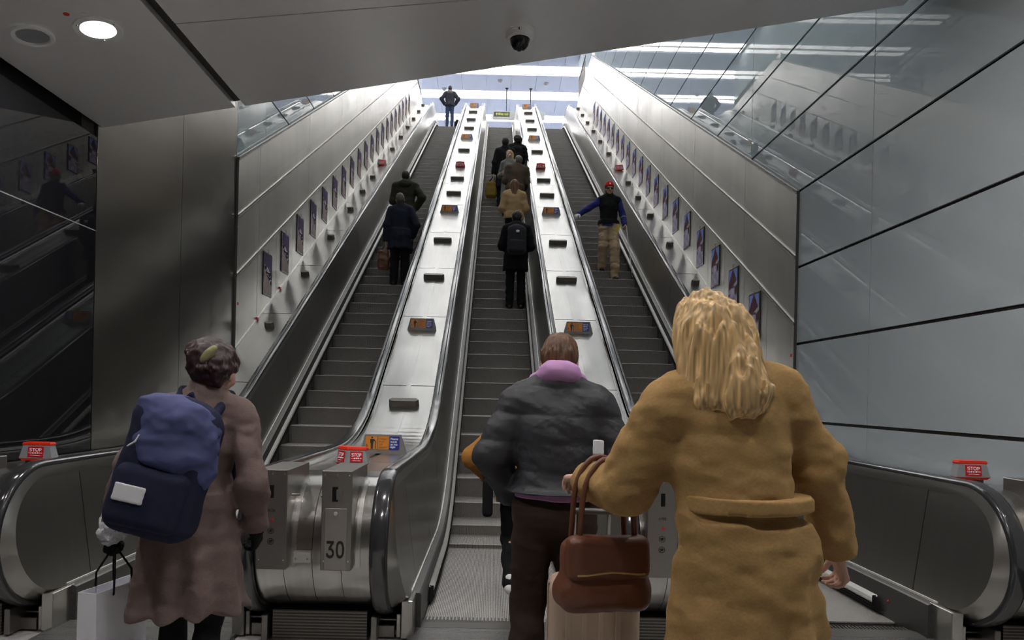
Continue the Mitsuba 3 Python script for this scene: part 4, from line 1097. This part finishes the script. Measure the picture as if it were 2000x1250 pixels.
def stand(which, y, phase):
    """Height and y of the tread nearest to y."""
    q = np.arange(phase + .4446, arc[-1] - 3.2, .4446); ys = np.interp(q, arc, ys_f)
    n = ys[np.argmin(np.abs(ys + .19 - y))]
    return n + .19, float(z_step(n)) + .001
LEG_W = {'L': ((.10, .10, .50), (.105, .02, .085)), 'R': ((.10, -.02, .50), (.105, -.17, .115))}
M_ = {n: cloth('cloth_' + n, *c) for n, c in dict(navy=(28, 33, 46), olive=(44, 44, 32), black=(16, 16, 18), charcoal=(52, 52, 58), brown=(74, 62, 50), tan=(166, 138, 98), grey=(112, 110, 108), jeans=(54, 66, 92), khaki=(158, 136, 110),
     blue=(42, 44, 108), red=(186, 18, 30), camel=(132, 102, 62), taupe=(104, 88, 84), backpack_navy=(32, 36, 62), trouser_brown=(48, 36, 30), lilac=(172, 130, 172), ochre=(150, 104, 48), tights=(22, 22, 24), fluffy=(196, 196, 200), mustard=(116, 94, 40)).items()}
M_['puffer'] = wool('cloth_puffer', 50, 50, 54, .5, .25, .004)
for n_, c_ in dict(camel=(148, 118, 76), taupe=(104, 88, 84), backpack_navy=(29, 31, 52), trouser_brown=(48, 36, 30), navy=(28, 33, 46), olive=(44, 44, 32), tan=(166, 138, 98), khaki=(158, 136, 110), brown=(74, 62, 50), grey=(112, 110, 108)).items(): M_[n_] = wool('wool_' + n_, *c_)
M_['fluffy_wool'] = wool('wool_fluffy', 196, 196, 200, .9, .7, .01)
M_['leather'] = mat('leather_brown', srgb(92, 52, 34), .45, 0, .5)
M_['hair_dark'] = hair_mat('hair_dark', 34, 25, 22)
M_['hair_red'] = hair_mat('hair_aubergine', 46, 24, 28)
M_['hair_brown'] = hair_mat('hair_brown', 86, 58, 40)
M_['hair_light'] = hair_mat('hair_light_brown', 104, 74, 50)
M_['hair_blond'] = hair_mat('hair_blond', 182, 150, 104)
M_['hair_grey'] = hair_mat('hair_grey', 92, 84, 78)
M_['shoe_black'] = mat('shoe_black', srgb(18, 17, 17), .4, 0, .5)
M_['shoe_white'] = mat('shoe_white', srgb(205, 205, 205), .5)
M_['paper_white'] = mat('paper_white', srgb(226, 226, 232), .6)
M_['case_taupe'] = mat('case_taupe', srgb(168, 146, 128), .35, 0, .5)
M_['clip_olive'] = mat('clip_olive', srgb(128, 124, 84), .35, 0, .5)
PH = {'left': .17, 'middle': .05, 'right': .30}

# left escalator
y, z = stand('left', 13.15, .17)
p = Person('man in navy coat and grey hair holding a brown bag on the left escalator', 1.76, (-1.80, y, z), lean=3, tilt=-7, turn=12, arms={'L': ((.25, -.03, 1.14), (.265, .02, .87)), 'R': 'pocket'}, h=.011, wide=1.06)
p.body('light'); p.hair(M_['hair_grey'], 'crop'); p.trousers(M_['black'], .02, .035); p.shoes(M_['shoe_black'])
p.jacket(M_['navy'], .70, .038, .030, flare=(.225, .165), name='coat')
P1 = p
y, z = stand('left', 14.85, .17)
p = Person('dark haired man in olive green hooded jacket on the left escalator', 1.78, (-1.92, y, z), arms={'L': 'front', 'R': 'akimbo'}, h=.011, wide=1.14)
p.body('light'); p.hair(M_['hair_dark'], 'crop'); p.trousers(M_['black']); p.shoes(M_['shoe_black'])
p.jacket(M_['olive'], .86, .045, .036); p.hood(M_['olive'])
p = Person('man in dark jacket and jeans standing at the top of the left escalator', 1.75, (-2.04, 29.25, float(z_step(29.25)) + .002), arms={'L': 'akimbo', 'R': 'akimbo'}, h=.013, wide=1.1)
p.body('tan'); p.hair(M_['hair_dark'], 'crop'); p.trousers(M_['jeans'], .012, .02, .02); p.shoes(M_['shoe_black'])
p.jacket(M_['charcoal'], .90, .040, .034); p.hood(M_['grey'], 'grey hood')

# middle escalator
y, z = stand('middle', 18.05, .05)
p = Person('tall man in long black coat holding a mustard bag on the middle escalator', 1.82, (.20, y, z), arms={'L': ((.25, -.02, 1.14), (.27, .0, .88)), 'R': 'front'}, h=.011, wide=1.05)
p.body('light'); p.hair(M_['hair_dark'], 'short'); p.trousers(M_['black']); p.shoes(M_['shoe_black']); p.jacket(M_['black'], .52, .036, .030, flare=(.235, .175), name='coat')
P4 = p
y, z = stand('middle', 18.75, .05)
p = Person('dark haired person in black padded jacket, topmost at the right rail of the middle escalator', 1.72, (.48, y, z), side=6, arms={'L': 'front', 'R': 'rail'}, h=.011, wide=1.08)
p.body('light'); p.hair(M_['hair_dark'], 'bun'); p.trousers(M_['black']); p.shoes(M_['shoe_black']); p.jacket(M_['black'], .84, .050, .042, puff=.012); p.backpack(M_['black'], 'black backpack', b=(.14, .085, .20))
y, z = stand('middle', 17.2, .05)
p = Person('blond woman in grey coat turned to face down the middle escalator', 1.68, (.30, y, z), heading=158, turn=-8, arms={'L': 'front', 'R': 'front'}, h=.010, wide=.94)
p.body('light'); p.hair(M_['hair_blond'], 'long'); p.trousers(M_['black']); p.shoes(M_['shoe_black']); p.jacket(M_['grey'], .55, .030, .026, flare=(.22, .17), name='coat')
for sd in (-1, 1): p.put('eye', [ell(p.Hd((sd * .031, .079, 1.655)), V3(.012, .008, .006), p.RH)], 'print_black', .003, h=.003)
y, z = stand('middle', 16.35, .05)
p = Person('grey haired man in brown jacket leaning on the right rail of the middle escalator', 1.75, (.44, y, z), lean=6, side=5, turn=38, arms={'L': 'front', 'R': 'rail'}, h=.011, wide=1.18)
p.body('light'); p.hair(M_['hair_grey'], 'short'); p.trousers(M_['black']); p.shoes(M_['shoe_black']); p.jacket(M_['brown'], .82, .048, .040)
y, z = stand('middle', 14.75, .05)
p = Person('woman with long light brown hair in short tan jacket on the middle escalator', 1.66, (.37, y, z), arms={'L': 'front', 'R': 'front'}, h=.010, wide=1.06)
p.body('light'); p.hair(M_['hair_light'], 'long'); p.trousers(M_['black'], .018, .03); p.shoes(M_['shoe_black']); p.jacket(M_['tan'], .90, .050, .042)
y, z = stand('middle', 12.3, .05)
p = Person('person in black with black backpack, lowest of those standing on the middle escalator', 1.74, (.37, y, z), nod=14, arms={'L': 'front', 'R': 'front'}, h=.009, wide=1.05)
p.body('light'); p.hair(M_['hair_dark'], 'short'); p.trousers(M_['black'], .016, .03, .02); p.shoes(M_['shoe_black'])
p.jacket(M_['black'], .70, .042, .036, flare=(.225, .165), name='coat'); p.hood(M_['black'])
bp, L, R = p.backpack(M_['charcoal'], 'black backpack with a small white label', b=(.165, .10, .235))
M_['label_white'] = M_['paper_white']
p.put('label_patch', [rbox(L((.01, -.118, .15)), (.030, .006, .022), .003, R)], M_['paper_white'], .004, parent=bp, h=.005)

# right escalator: the man coming down
y, z = stand('right', 14.05, .30)
p = Person('man in red beanie, dark vest and khaki trousers walking down the right escalator', 1.78, (2.27, y, z), heading=180, nod=4, arms={'R': ((.40, .02, 1.26), (.60, .10, 1.115)), 'L': ((.285, -.02, 1.14), (.30, .10, .93))},
           legs={'L': ((.10, .22, .40), (.10, .28, -.135)), 'R': ((.11, .10, .50), (.12, -.02, .085))}, h=.008, wide=1.02)
p.body('tan', (60, 30), hand_dir={1: (.6, .7, -.4)}, palm={1: (.1, -.1, -1.)}); p.hair(M_['hair_dark'], 'crop')
p.trousers(M_['khaki'], .028, .042, .04, .010); p.shoes(M_['shoe_black'])
p.jacket(M_['blue'], .90, .018, .020, name='jumper', collar=0)
p.jacket(M_['black'], .945, .036, .03, name='vest', sleeves=(), collar=.06)
Q = p.Hd
hat = p.put('beanie', [ell(Q((0, -.012, 1.705)), V3(.090, .106, .085), p.RH), ell(Q((0, -.02, 1.75)), V3(.068, .08, .062), p.RH)], M_['red'], .03, fold(.003, 30, 8, 2), cuts=[(Q((0, 0, 1.688)), p.RH @ V3(0, .12, -1.))])
p.put('beanie_badge', [rbox(Q((0, .094, 1.742)), (.014, .006, .020), .004, p.RH @ Rm([1, 0, 0], 18))], M_['paper_white'], .003, parent=hat, h=.004)
p.put('sunglasses', [rbox(Q((sd * .036, .092, 1.652)), (.030, .007, .019), .007, p.RH) for sd in (-1, 1)] + [cone(Q((-.02, .096, 1.658)), Q((.02, .096, 1.658)), .005, .005)] + [cone(Q((sd * .064, .085, 1.658)), Q((sd * .084, .0, 1.655)), .0045, .0045) for sd in (-1, 1)], 'print_black', .004, h=.004)
p.put('glove', hand_prims(p.arm[1][2], (.6, .7, -.4), (.1, -.1, -1.), 1, 30, s=1.12) + [cone(p.arm[1][2] - .05 * unit(p.arm[1][2] - p.arm[1][1]), p.arm[1][2], .04, .036)], M_['fluffy'], .012, h=.006, label='pale glove')
p.put('arm_band', [cone(*[p.arm[-1][1] * (1 - t) + p.arm[-1][2] * t for t in (.22, .36)], .066, .063)], M_['grey'], .01, h=.007, cuts=[(p.arm[-1][1] * (1 - t) + p.arm[-1][2] * t, sg * (p.arm[-1][2] - p.arm[-1][1])) for t, sg in ((.22, -1), (.36, 1))], label='pale sleeve band')
w = p.world(p.arm[-1][2] + V3(-.02, .07, -.05)); nx = (w[0] + .10, w[1] - .25, float(np.interp(np.interp(w[1] - .25, ys_f, arc), arc, zs_f)) - .02)
obj('walking_cane', cat_(tube([w + V3(-.01, .05, .06), w, V3(*nx)], (.012, .011, .008), 10)), mat('cane_grey', (.55, .55, .55), .35, .5), smooth=True, label='slim grey walking cane held by the man in the red beanie', cat='cane')
obj('folded_paper', moved(box(-.035, .035, -.008, .008, -.10, .07, .004), w[0] - .16, w[1] + .02, w[2] - .02, rot([0, 1, 0], 22)), 'yellow_mark', label='small folded yellow card at the hip of the man in the red beanie', cat='card')

# ------------------------------------------------------------------ the people in the foreground
WH = lambda p, sd, dz=-.10: p.world(p.arm[sd][2] + V3(0, .02, dz))
# woman with the navy backpack
p = Person('woman with dark pinned up hair, taupe coat and navy backpack walking at the left', 1.65, (-1.30, 3.02, 0), heading=4, lean=7, side=5, turn=-14, tilt=6, nod=8,
           arms={'L': ((.275, -.07, 1.14), (.345, .04, .86)), 'R': ((.27, -.06, 1.14), (.275, .12, .92))}, legs={'L': ((.10, .12, .50), (.105, .10, .085)), 'R': ((.10, .0, .50), (.10, -.14, .10))}, h=.0075, wide=.97)
F1 = p
p.body('light', (58, 40)); p.hair(M_['hair_red'], 'bun', .0055)
p.put('hair_clip', [ell(p.Hd((.035, -.165, 1.675)), V3(.022, .022, .052), p.RH @ Rm([0, 1, 0], 28)), ell(p.Hd((.052, -.140, 1.620)), V3(.045, .018, .012), p.RH @ Rm([0, 1, 0], -25))], M_['clip_olive'], .01, h=.005, label='olive hair clip')
p.put('tights', p.legs(.006), M_['tights'], .03); p.shoes(M_['shoe_black'])
p.jacket(M_['taupe'], .535, .034, .026, flare=(.262, .205), name='coat', amp=.012, collar=.05, cuff=-.03)
bp, L, R = p.backpack(M_['backpack_navy'], 'navy backpack with a pale patch', c=(-.045, -.255, 1.15), b=(.180, .115, .275), tilt=8)
p.put('scarf_drape', [ell(L((.0, -.03, .225)), V3(.180, .130, .115), R), ell(L((.02, -.055, .12)), V3(.165, .098, .12), R), ell(L((.09, -.01, .06)), V3(.115, .118, .14), R)], mat('cloth_periwinkle', srgb(66, 70, 108), .8, 0, .3), .05, fold(.030, 9, 12, 21), parent=bp, label='blue folded cloth over the top of the backpack')
p.put('patch', [rbox(L((-.055, -.163, -.105)), (.062, .006, .036), .004, R)], M_['fluffy'], .004, parent=bp, h=.005, label='pale patch')
p.put('zip_pull', [cone(L((-.13, -.128, .075)), L((-.105, -.130, .10)), .004, .004), cone(L((-.105, -.130, .10)), L((-.098, -.128, .13)), .004, .004)], M_['fluffy'], .003, parent=bp, h=.003)
for sd, m, nm in ((-1, M_['black'], 'glove'), (1, M_['black'], 'glove')):
    a, e, w = p.arm[sd]; d = unit(w - e)
    p.put(nm, [cone(q[1], q[2], q[3] + .0035, q[4] + .0035, q[5]) for q in hand_prims(w + d * .01, d, V3(-sd, .15, .1), sd, 58 if sd < 0 else 40, s=1.0)] + [cone(w - d * .05, w + d * .02, .038, .036)], m, .012, h=.0055, label='black glove')
a, e, w = p.arm[-1]; d = unit(w - e)
p.put('fluffy_cuff', [cone(w - d * .045, w + d * .012, .064, .060)], M_['fluffy_wool'], .01, fold(.022, 34, 34, 31), h=.006, label='fluffy white cuff')
hw = WH(p, -1, -.105)
t = thing('paper_bag', 'white paper carrier bag in the gloved hand of the woman with the navy backpack', 'bag')
Rb = rot([0, 0, 1], 78)
top, dn = hw[2] - .145, .40
bag = hull([(x, y, z) for x in (-.15, .15) for y in (-.05, .05) for z in (-dn,)] + [(x, y, 0) for x in (-.15, .15) for y in (-.045, .045)])
inner = hull([(x, y, z) for x in (-.147, .147) for y in (-.042, .042) for z in (-dn + .01, .02)])
bag = trimesh.boolean.difference([bag, inner], engine='manifold')
obj('bag_body', moved(bag, hw[0], hw[1], top, Rb), M_['paper_white'], t)
for y in (-.046, .046):
    q = [np.array([x, y, z]) for x, z in ((-.055, -.03), (-.05, .06), (-.015, .135), (.015, .135), (.05, .06), (.055, -.03))]
    obj('handle', moved(tube([v * V3(1, 1 if v[2] < .1 else .35, 1) for v in q], .0045, 8), hw[0], hw[1], top, Rb), M_['black'], t, smooth=True)

# man in the dark puffer jacket
p = Person('brown haired person in dark puffer jacket and lilac hood stepping onto the middle escalator', 1.74, (.29, 3.12, 0), heading=-3, lean=9, side=1, nod=10, turn=-6,
           arms={'L': ((.290, -.02, 1.18), (.20, .17, 1.03)), 'R': ((.290, -.02, 1.18), (.20, .17, 1.03))}, legs={'L': ((.11, .08, .50), (.115, -.06, .10)), 'R': ((.10, .06, .50), (.095, .14, .085))}, h=.0075, wide=1.03)
F2 = p
p.body('light'); p.hair(M_['hair_brown'], 'short', .0055)
p.trousers(M_['trouser_brown'], .020, .036, .026, .005); p.shoes(M_['shoe_black'])
p.put('hoodie', [frust((0, .005, 1.09), (0, .0, 1.005), (.172, .126), (.184, .134))], M_['lilac'], .01, fold(.006, 9, 9, 3), label='lilac hoodie hem')
p.jacket(M_['puffer'], 1.035, .050, .040, puff=.008, collar=.06, quilt=8.)
U = p.U
p.put('hood', [cone(U((-.10, .02, 1.545)), U((-.03, -.085, 1.565)), .038, .046), cone(U((.10, .02, 1.545)), U((.03, -.085, 1.565)), .038, .046), cone(U((-.04, -.085, 1.565)), U((.04, -.085, 1.565)), .045, .045)], M_['lilac'], .04, fold(.010, 14, 14, 8), label='lilac hood')
p.put('label_patch', [rbox(U((.175, -.155, 1.225)), (.024, .012, .034), .004, p.RU @ Rm([0, 0, 1], 28))], M_['fluffy'], .004, h=.005, label='small pale label')

# person ahead, mostly hidden behind the puffer jacket
p = Person('person in ochre jacket and white shoes, mostly hidden ahead of the puffer jacket', 1.52, (.225, 4.75, .002), lean=12, arms={'L': ((.40, -.05, 1.17), (.27, .12, 1.05)), 'R': 'front'}, legs={'L': ((.09, .10, .52), (.09, -.14, .235)), 'R': ((.08, .02, .50), (.075, .0, .085))}, h=.010, wide=.95)
p.body('light'); p.hair(M_['hair_brown'], 'short'); p.trousers(M_['black'], .012, .02, .016); p.shoes(M_['shoe_white'])
p.jacket(M_['ochre'], .84, .042, .042)
t = thing('shoulder_bag', 'black shoulder bag at the left side of the hidden person in ochre', 'bag')
c = p.world(V3(-.275, -.02, .88))
obj('bag_body', polish(solid([rbox(c, (.035, .10, .13), .03)], .009, .02)), M_['black'], t, smooth=True)
obj('strap', tube([c + V3(.01, -.08, .10), p.world(V3(-.20, -.10, 1.25)), p.world(V3(-.145, -.02, 1.51)), p.world(V3(-.20, .12, 1.25)), c + V3(.01, .08, .10)], .010, 8), M_['black'], t, smooth=True)

# woman in the camel coat
p = Person('blond woman in belted camel coat striding past at the right', 1.79, (.80, 2.17, 0), heading=10, lean=8, side=-7, turn=8, nod=6, tilt=-4,
           arms={'L': ((.30, .13, 1.19), (.345, .385, 1.235)), 'R': ((.30, .02, 1.17), (.385, .12, .90))}, legs={'L': ((.10, .16, .50), (.10, .12, .085)), 'R': ((.10, -.04, .50), (.10, -.26, .13))}, h=.0075, wide=1.03)
F4 = p
p.body('light', (38, 45), hand_dir={-1: (-.25, 1, -.1)}, palm={-1: (.1, -.1, -1)})
p.hair(M_['hair_blond'], 'mane', .006); p.put('tights', p.legs(.006), M_['tights'], .03); p.shoes(M_['shoe_black'])
p.jacket(M_['camel'], .30, .044, .040, flare=(.285, .235), name='coat', amp=.013, collar=.06, cuff=.0)
p.put('belt', [frust((0, -.003, 1.135), (0, -.003, 1.09), (.199, .160), (.201, .162))], M_['camel'], .01, fold(.006, 9, 9, 3))
p.put('collar', [cone(p.U((-.10, .03, 1.50)), p.U((-.04, -.085, 1.49)), .035, .045), cone(p.U((.10, .03, 1.50)), p.U((.04, -.085, 1.49)), .035, .045), cone(p.U((-.05, -.085, 1.49)), p.U((.05, -.085, 1.49)), .045, .045)], M_['camel'], .04, fold(.008, 9, 9, 8))
a, e, w = p.arm[-1]; c = p.world(e * .45 + w * .55)
t = thing('leather_bag', 'brown leather handbag hanging on the forearm of the woman in the camel coat', 'bag')
cb = c + V3(.0, .0, -.30)
Rb = Rm([0, 0, 1], 12)
bb = polish(solid([rbox(cb, (.15, .075, .115), .06, Rb), rbox(cb + V3(0, 0, -.08), (.165, .085, .06), .05, Rb)], .008, .03, fold(.010, 9, 9, 4)))
obj('bag_body', bb, M_['leather'], t, smooth=True)
obj('flap', polish(solid([rbox(cb + Rb @ V3(0, -.052, .05), (.145, .04, .075), .03, Rb)], .008, .02, fold(.006, 9, 9, 7))), M_['leather'], t, smooth=True)
obj('zip', tube([cb + Rb @ V3(x, -.093, .005 + .004 * math.cos(x * 30)) for x in np.linspace(-.12, .12, 9)], .004, 8), mat('brass', (.60, .42, .18), .3, .9), t, smooth=True)
for sgn in (-1, 1):
    obj('handle', tube([cb + Rb @ V3(-.10, .045 * sgn, .09), *[cb + Rb @ V3(.094 * math.cos(q), .045 * sgn, .20 + (c - cb)[2] * .62 * math.sin(q)) for q in np.linspace(PI, 0, 17)], cb + Rb @ V3(.10, .045 * sgn, .09)], .010, 10), M_['leather'], t, smooth=True)
t = thing('suitcase', 'taupe hard shell wheeled suitcase between the puffer jacket and the camel coat', 'suitcase')
sx, sy = .43, 2.86
shell = m3.Manifold.batch_hull([m3.Manifold.sphere(.05, 24).translate((x, y, z)) for x in (sx - .13, sx + .13) for y in (sy - .07, sy + .07) for z in (.115, .665)])
obj('shell', shell, M_['case_taupe'], t, smooth=40)
for k in range(4): obj('rib', box(sx - .12 + .065 * k, sx - .10 + .065 * k, sy - .124, sy - .118, .13, .65, .002), M_['case_taupe'], t)
obj('seam', box(sx - .182, sx + .182, sy - .005, sy + .005, .09, .69, .002), 'steel_box', t)
for x in (-.13, .13):
    for y in (-.085, .085): obj('wheel', moved(lathe([(0.0005, -.012), (.026, -.012), (.03, -.006), (.03, .006), (.026, .012), (.0005, .012)], 20, rot([0, 1, 0], 90)), sx + x, sy + y, .030), 'black_hole', t, smooth=30)
    for y in (-.085, .085): obj('wheel_mount', box(sx + x - .02, sx + x + .02, sy + y - .02, sy + y + .02, .05, .085, .003), 'dark_metal', t)
    obj('handle_rod', tube([(sx + x * .55, sy + .06, .70), (sx + x * .55, sy + .06, .98)], .007, 8), 'steel_trim', t, smooth=True)
obj('pull_handle', tube([(sx - .085, sy + .06, .975), (sx + .085, sy + .06, .975)], .014, 10), 'dark_metal', t, smooth=True)
obj('carry_handle', tube([(sx - .07, sy - .02, .705), (sx - .06, sy - .02, .742), (sx + .06, sy - .02, .742), (sx + .07, sy - .02, .705)], .009, 8), 'dark_metal', t, smooth=True)

# bags of the people on the escalators
def hand_bag(nm, label, c, b, m, hand, r=.05, wr=.012, strap=None, h=.01):
    t = thing(nm, label, 'bag')
    obj('bag_body', polish(solid([rbox(c, b, r), rbox(np.asarray(c) + V3(0, 0, -b[2] * .35), (b[0] * 1.12, b[1] * 1.1, b[2] * .6), r)], h, .04, fold(wr, 11, 11, 5))), m, t, smooth=True)
    for sgn in (-1, 1):
        obj('handle', tube([np.asarray(c) + V3(-b[0] * .6, sgn * b[1] * .5, b[2] * .85), np.asarray(hand) + V3(-.02, sgn * .01, .0), np.asarray(hand) + V3(.02, sgn * .01, 0), np.asarray(c) + V3(b[0] * .6, sgn * b[1] * .5, b[2] * .85)], .009, 8), strap or m, t, smooth=True)
    return t
hw = WH(P1, -1, -.08)
hand_bag('hand_bag', 'shaggy brown handbag in the hand of the man in the navy coat', hw + V3(-.04, .0, -.29), (.10, .06, .19), M_['leather'], hw, wr=.02)
hw = WH(P4, -1, -.08)
hand_bag('travel_bag', 'mustard yellow bag with black handles held by the tall man in the black coat', hw + V3(-.06, .0, -.34), (.125, .10, .20), M_['mustard'], hw, strap=M_['black'])
t = thing('holdall', 'small dark bag by the feet of the man at the top of the left escalator', 'bag')
zf = float(z_step(29.35))
obj('bag_body', polish(solid([rbox((-1.74, 29.35, zf + .13), (.10, .13, .13), .05), ell((-1.72, 29.35, zf + .29), (.07, .07, .09))], .012, .04)), M_['black'], t, smooth=True)
obj('handle', tube([(-1.76, 29.27, zf + .30), (-1.74, 29.3, zf + .40), (-1.74, 29.40, zf + .40), (-1.76, 29.43, zf + .30)], .012, 8), M_['black'], t, smooth=True)
